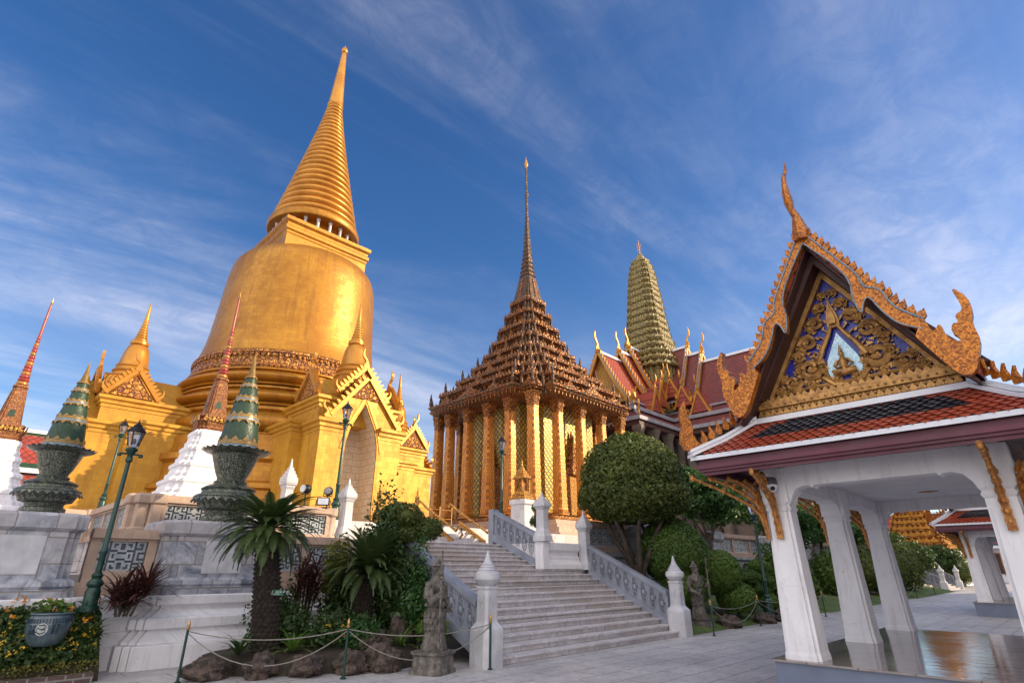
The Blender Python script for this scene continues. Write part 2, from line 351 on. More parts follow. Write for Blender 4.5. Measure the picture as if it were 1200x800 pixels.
def paving():
    g = G('stone_paving'); v = g.obj(); x, y, z = g.xyz(v)
    uv = g.comb(x, y)
    br = g.n('TexBrick', {'Vector': uv, 'Scale': 1., 'Mortar Size': .012, 'Mortar Smooth': .3, 'Brick Width': 1.1, 'Row Height': .52, 'Color1': (0,0,0,1), 'Color2': (1,1,1,1), 'Mortar': (.5,.5,.5,1)})
    t = g.xyz(br.outputs['Color'])[0]
    n = g.noise(v, 2.2, 8, .65, .8); n2 = g.noise(v, .45, 5, .6)
    col = g.mix(g.mr(n, .3, .7), (.66,.64,.63), (.46,.44,.44)); col = g.mix(g.mr(t, 0., 1., 0., .6), col, (.44,.42,.41)); n5 = g.noise(v, 11., 8, .75); col = g.mix(g.mr(n5, .46, .64, 0., .7), col, (.29,.28,.28))
    col = g.mix(g.mr(n2, .45, .7, 0., .6), col, (.25,.24,.25))
    col = g.mix(g.mt('MULTIPLY', br.outputs['Fac'], g.mr(n, .3, .6, .25, 1.)), col, (.15,.14,.14))
    g.P(Base_Color=col, Roughness=g.mr(n, .3, .7, .38, .62))
    g.bump(g.mt('SUBTRACT', g.mt('MULTIPLY', g.noise(v, 9., 8, .75), 1.3), br.outputs['Fac']), .6, .016)
    return g.m
m_pave = paving()
def floor_mat():
    g = G('polished_floor'); v = g.obj(); x, y, z = g.xyz(v)
    br = g.n('TexBrick', {'Vector': g.comb(x, y), 'Scale': 1., 'Mortar Size': .006, 'Brick Width': .6, 'Row Height': .6, 'Color1': (0,0,0,1), 'Color2': (1,1,1,1), 'Mortar': (.5,.5,.5,1)}); br.offset = 0.
    n = g.noise(v, 3., 7, .6, 1.5)
    col = g.mix(g.mr(n, .3, .7), (.30,.26,.24), (.19,.165,.16)); col = g.mix(br.outputs['Fac'], col, (.04,.04,.04))
    g.P(Base_Color=col, Roughness=g.mr(g.noise(v, 2., 5), .3, .7, .05, .16))
    g.b.inputs['Specular IOR Level'].default_value = .8
    g.bump(g.noise(g.comb(g.mt('MULTIPLY', x, 5.), g.mt('MULTIPLY', y, 2.)), 1.2, 3), .16, .02); return g.m
m_floor = floor_mat()
m_plinth = plain('blue_grey_plinth', (.16,.19,.27), (.12,.145,.21), .4, 0, 1.5, .08)
m_roofx = lattice('glazed_roof_tiles_a', (.38,.065,.035), (.24,.042,.028), (.07,.015,.012), 'x', 2.2, 1., .16, .35, 0, .4)
m_roofy_shade = lattice('glazed_roof_tiles_shaded', (.22,.048,.034), (.14,.032,.026), (.07,.015,.012), 'y', 2.2, 1., .16, .35, 0, .4)  # same tiles darkened, the south wing's shade is put into the colour
m_tile = plain('orange_red_tile', (.42,.075,.032), (.28,.045,.022), .35, 0, 8., .15, 30., coat=.2)
m_tileb = plain('dark_blue_tile', (.018,.02,.03), (.012,.013,.02), .3, 0, 8., .1, 30., coat=.2)
m_tilegap = plain('tile_bed', (.05,.015,.012), None, .8, 0)
m_green = plain('green_roof_border', (.03,.075,.035), (.02,.05,.025), .35, 0, 2., .1)
m_brown = plain('brown_roof_band', (.17,.045,.04), (.11,.03,.028), .45, 0, 2., .1)
m_darkcol = plain('dark_grey_column', (.17,.14,.12), (.11,.09,.08), .5, .1, 4., .4, 20.)
m_prang = ornate('prang_mosaic', (.44,.34,.11), (.10,.09,.05), 4., .38, .1, .9, third=(.11,.07,.05))
m_redgold = ornate('red_gold_mosaic', (.36,.165,.045), (.20,.035,.022), 13., .34, .25, .6, dist=.02)
m_redring = plain('red_glass_ring', (.36,.05,.035), (.22,.03,.025), .3, .1, 6., .2)
m_gring = plain('gold_glass_ring', (.46,.22,.05), (.30,.14,.03), .35, .3, 6., .2)
m_cergrn = mosaic('green_ceramic', (.012,.050,.020), (.008,.030,.014), 40., .5, 0., 3., bump=.2)
def urn_mat():
    g = G('dark_patterned_ceramic'); v = g.obj(); vo = g.n('TexVoronoi', {'Vector': v, 'Scale': 24.}, feature='DISTANCE_TO_EDGE').outputs['Distance']
    n = g.noise(v, 14., 3, .5, 1.5)
    f = g.mt('MULTIPLY', g.mr(vo, .10, .04), g.mr(n, .40, .55)); col = g.mix(f, g.mix(g.mr(n, .3, .7), (.022,.035,.028), (.04,.055,.045)), (.30,.30,.22))
    g.P(Base_Color=col, Roughness=.3); g.bump(f, .3, .01); return g.m
m_urn = urn_mat()
m_ceryel = plain('ochre_ceramic', (.33,.20,.05), (.21,.125,.03), .4, 0, 20., .2)
m_cerblue = mosaic('blue_white_ceramic', (.07,.16,.27), (.25,.30,.32), 45., .25, 0., 3., bump=.2)
m_lampgreen = plain('dark_green_iron', (.012,.055,.038), (.008,.035,.026), .35, .1, 6., .1)
m_black = plain('black_metal', (.015,.015,.017), None, .45, .3, 6., .1)
m_glass = glass('lamp_glass')
m_chrome = plain('grey_lens', (.5,.5,.52), None, .15, .8, 6., 0)
m_rope = plain('grey_rope', (.27,.25,.22), (.18,.17,.15), .8, 0, 30., .4, 90.)
m_brass = plain('brass', (.62,.36,.14), None, .35, .7, 8., .1)
m_stone = plain('weathered_carved_stone', (.22,.195,.17), (.06,.053,.047), .85, 0, 9., 1., 13., .04, stain=(.09,.085,.075))
m_rock = plain('brown_rock', (.165,.115,.09), (.03,.026,.024), .85, 0, 7., 1., 12., .09)
m_soil = plain('dark_soil', (.05,.038,.025), (.03,.024,.017), .95, 0, 4., .6, 18., .04)
m_lawn = plain('grass_ground', (.10,.15,.03), (.055,.09,.02), .95, 0, 3., .6, 50., .03)
m_brick = blocks('dark_brick_edge', (.11,.07,.055), (.07,.045,.038), (.09,.06,.05), .22, .08, .8, 6.)
m_bark = plain('brown_bark', (.10,.075,.055), (.045,.034,.027), .9, 0, 8., 1., 16., .05)
m_cycbark = plain('cycad_bark', (.055,.04,.028), (.02,.015,.012), .95, 0, 14., 1., 28., .06)
m_leaf = foliage('leaf_topiary', (.045,.070,.015), (.125,.150,.030), .2)
m_leafm = foliage('leaf_mid', (.050,.105,.020), (.115,.180,.035), .25)
m_leafd = foliage('leaf_dark', (.026,.056,.018), (.070,.115,.030), .2)
m_leaft = foliage('leaf_tree', (.026,.076,.022), (.070,.145,.036), .25)
m_leafy = foliage('leaf_yellow_green', (.10,.13,.02), (.20,.21,.03), .3)
m_leafg = foliage('leaf_bright', (.08,.15,.028), (.15,.23,.045), .3)
m_cyc = foliage('leaf_cycad', (.038,.070,.022), (.090,.125,.040), .15, .4)
m_cord = foliage('leaf_cordyline', (.055,.018,.020), (.12,.05,.045), .2, .45)
m_flow = foliage('petal_orange', (.55,.18,.02), (.62,.30,.03), .2)
m_flowy = foliage('petal_yellow', (.60,.38,.03), (.62,.45,.06), .2)
m_flowp = foliage('petal_violet', (.30,.08,.36), (.36,.12,.40), .2)
m_hedge = foliage('leaf_hedge_ochre', (.10,.105,.02), (.20,.17,.035), .2)
m_pot = plain('blue_green_glaze', (.09,.135,.15), (.05,.08,.10), .25, 0, 10., .1, 20., coat=.3)
m_potpale = plain('pale_glaze', (.42,.44,.42), (.32,.34,.33), .3, 0, 8., .1)
m_potdark = plain('dark_blue_glaze', (.03,.045,.08), None, .3, 0, 8., .1)
m_signg = plain('green_sign_plate', (.02,.13,.085), None, .4, 0, 6., .05)
m_signw = plain('white_sign_letter', (.55,.65,.58), None, .5, 0, 6., 0)
# ================================================================ setting
tag(MB().box(-400, 600, -400, 600, -.3, 0).build('ground', m_pave), kind='structure')
t = MB(); t.box(-40, 3.02, 13.25, 60, .02, 1.5); t.box(3.02, 7.3, 13.25, 15.05, .02, 1.5)
tag(t.build('lower_terrace', m_step), kind='structure')
t = MB(); t.box(3.05, 7.45, 15.1, 120, .03, 2.3); t.box(-40, 3.04, 20.65, 120, 1.52, 2.3); t.box(7.46, 12.30, 13.0, 120, .03, 2.3); t.box(12.31, 110, 11.32, 120, .03, 2.3)
tag(t.build('upper_terrace', m_step), kind='structure')

# ---------------------------------------------------------------- parapets
MOTIF = ["XXXX.XXX", "X..X.X..", "X.XX.X.X", "X....XXX", "XXXX....", "...X.XXX", "XX.X.X.X", ".X.XXX.."]
def fret(mb, w, h, cell, put):
    nx, nz = int(w/cell), int(h/cell)
    for j in range(nz):
        i = 0
        while i < nx:
            a = i if i < nx/2 else nx-1-i
            on = lambda q: MOTIF[(j if j < nz/2 else nz-1-j) % 8][(q if q < nx/2 else nx-1-q) % 8] == 'X'
            k = i
            while k < nx and on(k): k += 1
            if k > i: put(mb, i*cell, k*cell, j*cell, (j+1)*cell); i = k
            else: i += 1
def parapet(par, p0, p1, zb, zt, n, out, off, post=.16, first=True, last=True, light=False):
    """balustrade wall of pink stone with openwork panels; out = outward normal"""
    p0, p1, out = Vector((*p0, 0)), Vector((*p1, 0)), Vector((*out, 0)); L = (p1-p0).length; d = (p1-p0)/L
    def slab(mb, a, b, z0, z1, o0, o1):
        q = [p0+d*a+out*o0, p0+d*b+out*o0, p0+d*b+out*o1, p0+d*a+out*o1]
        mb.add([(*v.xy, z0) for v in q]+[(*v.xy, z1) for v in q], [(3,2,1,0),(4,5,6,7),(0,1,5,4),(1,2,6,5),(2,3,7,6),(3,0,4,7)])
    h = zt-zb
    m = MB(); slab(m, 0, L, zt-.17, zt-.03, -.17, .17); slab(m, .003, L-.003, zt-.03, zt, -.13, .13); slab(m, .004, L-.004, zt-.22, zt-.171, -.11, .11); m.build('cap_rail', m_pink, par, off=off)
    m = MB(); slab(m, .002, L-.002, zb, zb+.14, -.15, .15); slab(m, .005, L-.005, zb+.14, zb+.18, -.11, .11); m.build('base_rail', m_pink, par, off=off)
    pw = (L-post)/n
    for i in range(n+1):
        m = MB(); a = i*pw; slab(m, a, a+post, zb+.181, zt-.221, -.10, .10); m.build('post', m_pink, par, off=off)
    for i in range(n):
        a = i*pw+post; w = pw-post; z0 = zb+.181; hh = zt-.221-z0
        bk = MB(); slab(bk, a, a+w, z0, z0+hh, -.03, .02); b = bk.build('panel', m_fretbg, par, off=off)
        m = MB(); cell = hh/(22. if hh > .55 else 14.)
        fret(m, w, hh, cell, lambda mb, u0, u1, v0, v1: slab(mb, a+u0+.004, a+u1+.004, z0+v0, z0+v1-.001, .021, .055))
        m.build('fretwork', m_fret, b, off=off)

W = thing('parapet_wall', (4.2, 13.2, 0), 'white moulded terrace wall with patterned parapet between the two marble pedestals', 'terrace wall')
off = W.location
def base_prof(mb, a0, a1, bf, prof):
    pts = [(bf-o, z) for o, z in prof]; pts += [(bf+.3, prof[-1][1]), (bf+.3, prof[0][1])]
    mb.ext([(p[0], p[1]) for p in pts], ((a0+a1)/2, 0, 0), (0, 1, 0), (0, 0, 1), (a1-a0, 0, 0))
WPROF = [(.40,0),(.40,.34),(.34,.37),(.34,.40),(.24,.52),(.24,.56),(.27,.58),(.27,.76),(.22,.79),(.12,.90),(.12,.97),(.15,.98),(.15,1.13),(.12,1.15)]
m = MB(); base_prof(m, -3.5, 7.3, 12.85, WPROF); m.build('base_moulding', m_white, W, off=off)
m = MB(); m.box(-3.5, 7.28, 12.88, 13.22, 1.152, 1.38); m.build('stone_course', m_pink, W, off=off)
parapet(W, (2.02, 13.2), (3.12, 13.2), 1.381, 2.31, 1, (0, -1), off)
parapet(W, (5.12, 13.2), (7.28, 13.2), 1.381, 2.31, 2, (0, -1), off)
parapet(W, (-3.4, 13.2), (-.05, 13.2), 1.381, 2.31, 2, (0, -1), off)

U = thing('parapet_wall', (3.1, 15.1, 2.3), 'upper pink stone parapet with white fretwork turning the corner below the white stepped spire', 'terrace wall')
off = U.location
parapet(U, (3.42, 15.1), (7.75, 15.1), 2.3, 3.2, 3, (0, -1), off)
parapet(U, (3.1, 20.3), (3.1, 15.42), 2.3, 3.2, 3, (-1, 0), off)
parapet(U, (-8., 20.7), (2.9, 20.7), 2.3, 3.2, 6, (0, -1), off)
m = MB()
for x, y in ((3.1, 15.1), (3.36, 14.98), (2.98, 15.36)):
    m.rl(CH, [(.17,2.3),(.17,2.44),(.13,2.48),(.13,2.96),(.18,3.0),(.18,3.16),(.14,3.21)], (x, y))
m.build('corner_post', m_pink, U, off=off)
m = MB(); m.lathe([(.17,2.3),(.17,2.45),(.13,2.5),(.13,2.95),(.18,3.0),(.18,3.15),(.13,3.2)], 16, (7.78, 15.1)); m.build('end_post', m_pink, U, 40, off=off)
m = MB(); m.rl(CH, [(.2,2.3),(.2,3.22)], (3.05, 20.7)); m.build('corner_post', m_pink, U, off=off)

Rw = thing('parapet_wall', (14.6, 11.4, 0), 'long terrace wall with fretwork parapet running right from the stairs behind the clipped trees', 'terrace wall')
off = Rw.location
parapet(Rw, (14.5, 11.4), (45.3, 11.4), 2.1, 3.05, 17, (0, -1), off)
m = MB(); base_prof(m, 14.5, 45.3, 11.35, [(.25,0),(.25,.4),(.12,.5),(.12,1.9),(.2,1.98),(.2,2.098)]); m.build('wall_face', m_marble, Rw, off=off)
for k in range(6):
    x = 17.6 + k*5.4
    m = MB(); m.ro(rect_red(x, 11.2, .42, .3, .06, 1), [(.14,0),(.14,.5),(0,.62),(0,2.6),(.1,2.75),(.1,3.0),(.03,3.06)]); m.build('pilaster', m_marble, Rw, off=off)

# ---------------------------------------------------------------- grand staircase
B0, TR, RS = 8.03, .2775, .1335
def newel1(par, x, y, z, off, s=1.):
    m = MB(); m.rl(CH, [(.245*s,z),(.245*s,z+.58),(.235*s,z+.62),(.165*s,z+.70),(.155*s,z+.74),(.15*s,z+1.24),(.165*s,z+1.27),(.165*s,z+1.31)], (x, y))
    for k in range(4):          # pointed leaves in relief on the shaft
        a = k*PI/2; m.ext(sc(FLAME, .16, .3), (x+math.cos(a)*.152, y+math.sin(a)*.152, z+1.23), (-math.sin(a), math.cos(a), 0), (0, 0, -1), (math.cos(a)*.03, math.sin(a)*.03, 0))
    o = m.build('newel_post', m_whitem, par, off=off)
    m = MB(); m.lathe([(.15,z+1.312),(.2,z+1.36),(.245,z+1.42),(.25,z+1.47),(.235,z+1.53),(.17,z+1.57),(.18,z+1.585),(.145,z+1.62),(.15,z+1.635),(.11,z+1.67),(.115,z+1.685),(.08,z+1.72),(.05,z+1.8),(.015,z+1.93)], 12, (x, y), PI/12)
    m.build('finial', m_whitem, o, 30, off=off)
def newel2(par, x, y, z, h, off, w=.15, mat=None):
    mat = mat or m_whitem
    m = MB(); m.rl(CH, [(w*1.5,z),(w*1.5,z+.1*h),(w*1.3,z+.13*h),(w*1.15,z+.2*h),(w,z+.24*h),(w*.95,z+.62*h),(w*1.15,z+.65*h),(w*1.15,z+.67*h)], (x, y)); o = m.build('newel_post', mat, par, off=off)
    p = [(w*1.3,z+.672*h),(w*1.45,z+.70*h),(w*1.45,z+.74*h)]; k = 5
    for i in range(k):
        q = w*1.4*(1-i/k); zz = z+h*(.745+.19*i/k); p += [(q, zz), (q, zz+.022*h), (q*.8, zz+.03*h)]
    p += [(.012, z+h)]
    m = MB(); m.rl(CH, p, (x, y)); m.build('finial', mat, o, off=off)
def stair(label, loc):
    T = thing('marble_staircase', loc, label, 'staircase', 'grand stairs up to the terrace'); off = Vector((7.5, 8.15, 0))
    for i in range(12):
        b = B0+i*TR; m = MB(); z = RS*(i+1)
        b1 = b+TR if i < 11 else 11.34
        m.box(7.55, 14.25, b+.035, b1+.033, z-RS+.001, z-.037); m.box(7.55, 14.25, b-.018, b1+.012, z-.036, z); m.build('step', m_step, T, off=off)
    for i in range(6):
        b = 11.36+i*.275; z = 1.602+.1155*(i+1); m = MB(); b1 = b+.275 if i < 5 else 13.0
        m.box(7.55, 12.30, b+.035, b1+.033 if i < 5 else b1, z-.115, z-.03); m.box(7.55, 12.30, b-.018, b1+.012, z-.029, z); m.build('step', m_step, T, off=off)
    def rail(a, b0, b1, z0, sl, n, w=.2, h=.86):
        m = MB(); m.shear(a, b0, b1, z0, sl, -.05, .17, w+.06); m.shear(a, b0, b1, z0, sl, .171, h-.101, w-.08); m.shear(a, b0, b1, z0, sl, h-.10, h-.035, w+.04); m.shear(a, b0+.003, b1-.003, z0, sl, h-.034, h, w+.0)
        o = m.build('balustrade', m_balus, T, off=off)
        st = (b1-b0-.1)/n
        for k in range(n):
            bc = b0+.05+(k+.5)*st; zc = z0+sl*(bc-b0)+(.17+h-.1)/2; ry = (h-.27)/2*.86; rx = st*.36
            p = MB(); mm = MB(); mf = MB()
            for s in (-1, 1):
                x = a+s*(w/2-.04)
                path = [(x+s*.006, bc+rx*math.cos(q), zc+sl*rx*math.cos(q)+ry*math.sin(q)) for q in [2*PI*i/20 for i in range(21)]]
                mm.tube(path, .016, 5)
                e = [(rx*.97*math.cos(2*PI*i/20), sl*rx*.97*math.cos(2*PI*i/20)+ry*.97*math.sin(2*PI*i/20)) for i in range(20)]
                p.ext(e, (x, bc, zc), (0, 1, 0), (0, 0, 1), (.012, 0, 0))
                for j in range(-2, 3):
                    q = j*rx*.36; hh = ry*math.sqrt(max(0, 1-(q/rx)**2))*.9
                    mm.tube([(x+s*.012, bc+q, zc+sl*q-hh), (x+s*.012, bc+q, zc+sl*q+hh)], .007, 4)
                for q in (-.5, 0, .5): mm.tube([(x+s*.016, bc-rx*.8, zc+q*ry-sl*rx*.8), (x+s*.016, bc+rx*.8, zc+q*ry+sl*rx*.8)], .007, 4)
                mm.ball((x+s*.02, bc, zc), (.02, .05, .07), 8, 5)
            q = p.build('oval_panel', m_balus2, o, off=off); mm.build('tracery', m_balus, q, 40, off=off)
    sl = RS/TR
    rail(14.3, 8.35, 10.9, .20, sl, 9)
    rail(7.5, 8.35, 11.0, .20, sl, 9)
    rail(12.38, 11.33, 13.1, 1.70, .42, 6)
    m = MB(); m.box(12.26, 12.5, 13.101, 13.32, 2.2, 3.36); m.build('end_post', m_balus, T, off=off)
    newel1(T, 7.5, 8.15, 0, off); newel1(T, 14.3, 8.1, 0, off)
    newel2(T, 14.3, 11.1, 1.58, 1.75, off); newel2(T, 12.42, 11.16, 2.34, 1.4, off)
    m = MB(); base_prof(m, 12.52, 14.06, 11.34, [(.30,1.604),(.30,1.72),(.26,1.76),(.18,1.84),(.18,1.92),(.14,1.96),(.14,2.04),(.22,2.12),(.22,2.3),(.2,2.32)]); m.box(12.28, 12.519, 11.02, 11.33, 1.604, 2.338); m.build('moulded_plinth', m_white, T, off=off)
    return T
stair('broad grey marble stairs with pierced stone balustrades in the middle foreground', (7.5, 8.15, 0))

def stone_post(x, y, z, h, label):
    T = thing('marble_post', (x, y, z), label, 'post'); newel2(T, x, y, z, h, T.location, .155)
stone_post(8.2, 15.05, 2.3, 1.78, 'white marble post with pyramid cap at the upper parapet end, left of the arch')
stone_post(7.2, 17.0, 2.3, 2.5, 'white stepped stone finial behind the round black spotlights')

# ---------------------------------------------------------------- marble pedestals with their ceramic urns
def pedestal(cx, cy, hx, hy, label):
    T = thing('marble_pedestal', (cx, cy, 0), label, 'pedestal'); off = T.location; fn = rect_red(cx, cy, hx, hy, .10, 2)
    m = MB(); m.ro(fn, [(.49,0),(.49,.34),(.48,.37),(.40,.385),(.40,.42),(.27,.55),(.25,.575),(.25,.60),(.33,.61),(.33,.76),(.30,.79),(.24,.80),(.10,.90),(.07,.93),(.07,.985),(.17,.99),(.17,1.13),(.15,1.15)]); m.build('white_base', m_white, T, off=off)
    m = MB(); m.ro(fn, [(.12,1.152),(.12,1.28),(.09,1.29)]); m.build('stone_course', m_marble, T, off=off)
    m = MB(); m.ro(fn, [(.08,1.292),(.10,1.33),(.09,1.40),(.02,1.45),(0,1.452),(0,2.2)])
    o = m.build('shaft', m_marble, T, off=off)
    m = MB(); m.box(cx-hx*.30, cx+hx*.42, cy-hy-.012, cy-hy+.01, 1.52, 2.12); m.build('square_panel', m_whitem, o, off=off)
    m = MB(); m.ro(fn, [(.02,2.202),(.06,2.25),(.06,2.45),(.03,2.5)]); m.build('cap', m_marble, T, off=off)
pedestal(4.15, 13.45, 1.02, .92, 'grey marble pedestal on white stepped base, behind the tall dark palm trunk')
pedestal(.95, 13.45, .84, .92, 'grey marble pedestal at the left edge above the blue glazed pot')

def petals(mb, r, z, n, w, h, tilt=0., th=.015, down=False, c=(0, 0)):
    for k in range(n):
        a = 2*PI*k/n; u = Vector((math.cos(a), math.sin(a), 0)); s = Vector((-math.sin(a), math.cos(a), 0))
        up = (Vector((0, 0, -1 if down else 1)) + u*tilt).normalized()
        mb.ext(sc(FLAME, w, h), Vector((c[0], c[1], z))+u*r, s, up, u*th)
def urn(loc, s, label):
    T = thing('ceramic_stupa', loc, label, 'ceramic ornament'); T.scale = (s,)*3
    N = 16
    m = MB(); m.lathe([(.42,0),(.45,.05),(.45,.12),(.38,.16),(.40,.24),(.48,.27),(.50,.33),(.65,.46),(.68,.52),(.65,.56),(.55,.60),(.53,.66),(.57,.70),(.50,.75),(.36,.80)], N, ph=.1); f = m.build('foot_dish', m_urn, T, 25)
    m = MB(); petals(m, .655, .50, 26, .14, .10, .5, .02, True); petals(m, .52, .28, 24, .13, .16, .4, .02); m.build('leaf_border', m_urn, f)
    m = MB(); m.lathe([(.33,.802),(.35,.86),(.29,.9),(.30,.96),(.35,1.06),(.44,1.32),(.48,1.44),(.52,1.47)], N, ph=.1); m.build('bowl', m_urn, T, 25)
    m = MB(); m.lathe([(.50,1.472),(.64,1.50),(.70,1.54),(.64,1.57),(.42,1.58)], N, ph=.1); petals(m, .62, 1.53, 24, .15, .12, 2.6, .03); m.build('leaf_rim', m_urn, T, 25)
    tiers = [(1.582, .425, .345, .66), (2.24, .33, .25, .48), (2.72, .235, .175, .36), (3.08, .16, .12, .24)]
    for z, r0, r1, h in tiers:
        hb = h*.24
        m = MB(); m.lathe([(r0,z),(r0+.012,z+.01),(r0+.006,z+hb*.45),(r0-.01,z+hb*.46)], 20); m.build('blue_band', m_cerblue, T, 30)
        m = MB(); m.lathe([(r0-.008,z+hb*.47),(r0+.004,z+hb*.5),(r0,z+hb),(r0-.01,z+hb+.01)], 20); petals(m, r0-.005, z+hb, 12, r0*.26, h*.15, -.1, .015); petals(m, r1+.015, z+h, 12, r1*.3, h*.15, .12, .015, True); m.lathe([(r1+.01,z+h-.035),(r1+.022,z+h-.02),(r1+.012,z+h-.001)], 20); m.build('ochre_band', m_ceryel, T, 30)
        m = MB(); m.lathe([(r0-.015,z+hb+.011),(r1,z+h-.036)], 20); m.build('green_cone', m_cergrn, T, 40)
    p = []; z = 3.322; r = .105
    for k in range(9): p += [(r*.8, z), (r, z+.015), (r, z+.04), (r*.75, z+.05)]; z += .056; r *= .86
    p += [(.02, z+.0), (.008, z+.1)]
    m = MB(); m.lathe(p, 14); m.build('tip', m_ceryel, T, 40)
urn((4.22, 13.0, 2.5), .99, 'larger green tiled cone in a dark patterned bowl, on the pedestal beside the palm')
urn((1.17, 13.0, 2.5), .735, 'smaller green tiled cone in a dark patterned bowl, on the far left pedestal')

# ---------------------------------------------------------------- little white chedis with red and gold spires
def small_chedi(loc, label, bz):
    T = thing('white_chedi', loc, label, 'stupa', 'white based chedis with red and gold spires')
    m = MB(); p = []; w = 1.16; z = 0; n = 5
    for k in range(n):
        h = 2.25/n; p += [(w,z),(w,z+h*.26),(w*.93,z+h*.33),(w*.90,z+h*.58),(w*.945,z+h*.66),(w*.945,z+h*.84),(w*.84,z+h*.99)]; z += h; w *= .808
    m.rl(RED, p); m.build('stepped_base', m_white, T)
    z = 2.252
    m = MB(); m.rl(RED2, [(.40,z),(.44,z+.06),(.40,z+.12),(.43,z+.2),(.46,z+.24),(.40,z+.31),(.38,z+.34),(.42,z+.38),(.41,z+.45),(.33,z+.47)]); o = m.build('lotus_base', m_redgold, T)
    m = MB()
    for k in range(4):
        a = k*PI/2
        for j in range(-3, 4): m.ext(sc(FLAME, .12, .17), (math.cos(a)*.46-math.sin(a)*j*.1, math.sin(a)*.46+math.cos(a)*j*.1, z+.24), (-math.sin(a), math.cos(a), 0), (0, 0, 1), (math.cos(a)*.03, math.sin(a)*.03, 0))
        m.build('leaf_border', m_goldfine, o); m.__init__()
    m = MB(); m.rl(RED2, [(.30,z+.472),(.28,z+.6),(.19,z+1.4),(.15,z+1.56),(.18,z+1.58),(.18,z+1.62),(.14,z+1.66)]); o = m.build('bell', m_redgold, T)
    m = MB()
    for k in range(4):
        a = k*PI/2; u = Vector((math.cos(a), math.sin(a), 0)); s = Vector((-math.sin(a), math.cos(a), 0))
        m.ext([(-.075,0),(.075,0),(.05,.66),(-.05,.66)], u*.252+Vector((0,0,z+.66)), s, (Vector((0,0,1))-u*.13).normalized(), u*.05)
    m.build('green_panel', m_cergrn, o)
    p = []; zz = z+1.662; r = .15
    for k in range(15):
        m = MB(); m.lathe([(r*.82,zz),(r,zz+.03),(r,zz+.075),(r*.8,zz+.105)], 14); m.build('spire_ring', m_gring if k % 3 == 0 else m_redring, T, 40); zz += .106; r *= .925
    m = MB(); m.lathe([(r*.8,zz),(r*.85,zz+.1),(.03,zz+1.0),(.022,zz+1.12)], 12); m.build('spire_shaft', m_redring, T, 40)
    m = MB(); m.ball((0,0,zz+1.15), .035, 10, 6); m.lathe([(.02,zz+1.18),(.022,zz+1.2),(.004,zz+1.36)], 8); m.build('spire_tip', m_gring, T, 40)
    return T
bpy.context.view_layer.update()
small_chedi((4.72, 17.1, 2.98), 'white stepped stupa with red and gold spire, standing in front of the great golden chedi', 0)
small_chedi((.5, 21.3, 2.75), 'white stepped stupa with red and gold spire, cut by the left edge of the photo', 0)
t = MB(); t.box(3.5, 40, 16.0, 60, 2.302, 2.98); t.box(-8, 3.49, 20.95, 60, 2.302, 2.75); tag(t.build('raised_terrace', m_step), kind='structure')

# ---------------------------------------------------------------- the great golden chedi
GC = Vector((12.2, 31, 2.98))
T = thing('golden_chedi', GC, 'huge bell shaped golden stupa with ringed spire on the left', 'stupa')
def zc(prof): return [(r, z-GC.z) for r, z in prof]
m = MB(); m.lathe(zc([(7.4,2.98),(7.4,3.6),(7.15,3.7),(7.1,4.3),(6.85,4.4),(6.8,4.75),(6.95,4.85),(6.9,5.05),(6.55,5.2),(6.5,6.0),(6.7,6.15),(6.7,6.4),(6.35,6.55),(6.3,7.3)]), 96); m.build('base_drum', m_gold, T, 30)
for k, (r, z0, z1) in enumerate(((6.05, 7.302, 8.9), (5.72, 8.905, 10.0), (5.55, 10.005, 11.0))):
    h = z1-z0
    p = [(r-.1,z0),(r-.05,z0+.06*h),(r-.12,z0+.12*h)] + [(r-.42+.46*math.sin(q*PI), z0+h*(.15+.62*q)) for q in [i/12 for i in range(13)]] + [(r-.44,z0+h*.80),(r-.30,z0+h*.85),(r-.30,z0+h*.93),(r-.55,z1)]
    m = MB(); m.lathe(zc(p), 96); m.build('torus_moulding', m_gold, T, 35)
m = MB(); m.lathe(zc([(5.1,11.005),(5.16,11.1),(5.1,11.2),(5.02,11.25),(5.02,11.75),(5.12,11.82),(5.08,11.95),(4.95,12.0)]), 96); petals(m, 5.03, 11.24-GC.z, 110, .27, .32, -.02, .05); petals(m, 5.06, 11.78-GC.z, 110, .22, .2, .05, .04, True); m.build('petal_band', m_goldorn, T, 30)
m = MB(); m.lathe(zc([(5.0,12.005),(4.86,12.4),(4.72,13.0),(4.62,13.8),(4.54,14.8),(4.47,15.8),(4.41,16.8),(4.35,17.6),(4.28,18.2),(4.15,18.65),(3.95,18.95),(3.65,19.18),(2.8,19.4),(1.5,19.5)]), 128); m.build('bell', m_gold, T, 50)
m = MB(); m.rl(SQ, zc([(2.62,18.6),(2.62,19.9),(2.66,20.0),(2.66,20.1),(2.75,20.2),(2.75,20.4),(2.68,20.5),(2.68,20.65),(2.82,20.78),(2.82,21.0),(2.72,21.02),(2.6,21.04)])); m.build('square_throne', m_gold, T)
m = MB(); m.lathe(zc([(1.95,21.042),(1.95,21.95)]), 48); m.build('drum', m_goldring, T, 40)
for k in range(20):
    a = 2*PI*k/20; m = MB(); m.lathe(zc([(.13,21.042),(.13,21.12),(.09,21.15),(.09,21.8),(.13,21.86),(.13,21.93)]), 10, (2.42*math.cos(a), 2.42*math.sin(a))); m.build('colonnette', m_whitem, T, 40)
m = MB(); m.lathe(zc([(1.8,21.95),(2.86,21.94),(2.9,22.0),(2.92,22.3),(2.86,22.42),(2.72,22.48),(2.0,22.5)]), 72); m.build('canopy_ring', m_gold, T, 35)
z = 22.502; r = 2.70
def rad(z): q = (z-22.5)/11.; return 2.74*(1-q)**1.12 + .54*q
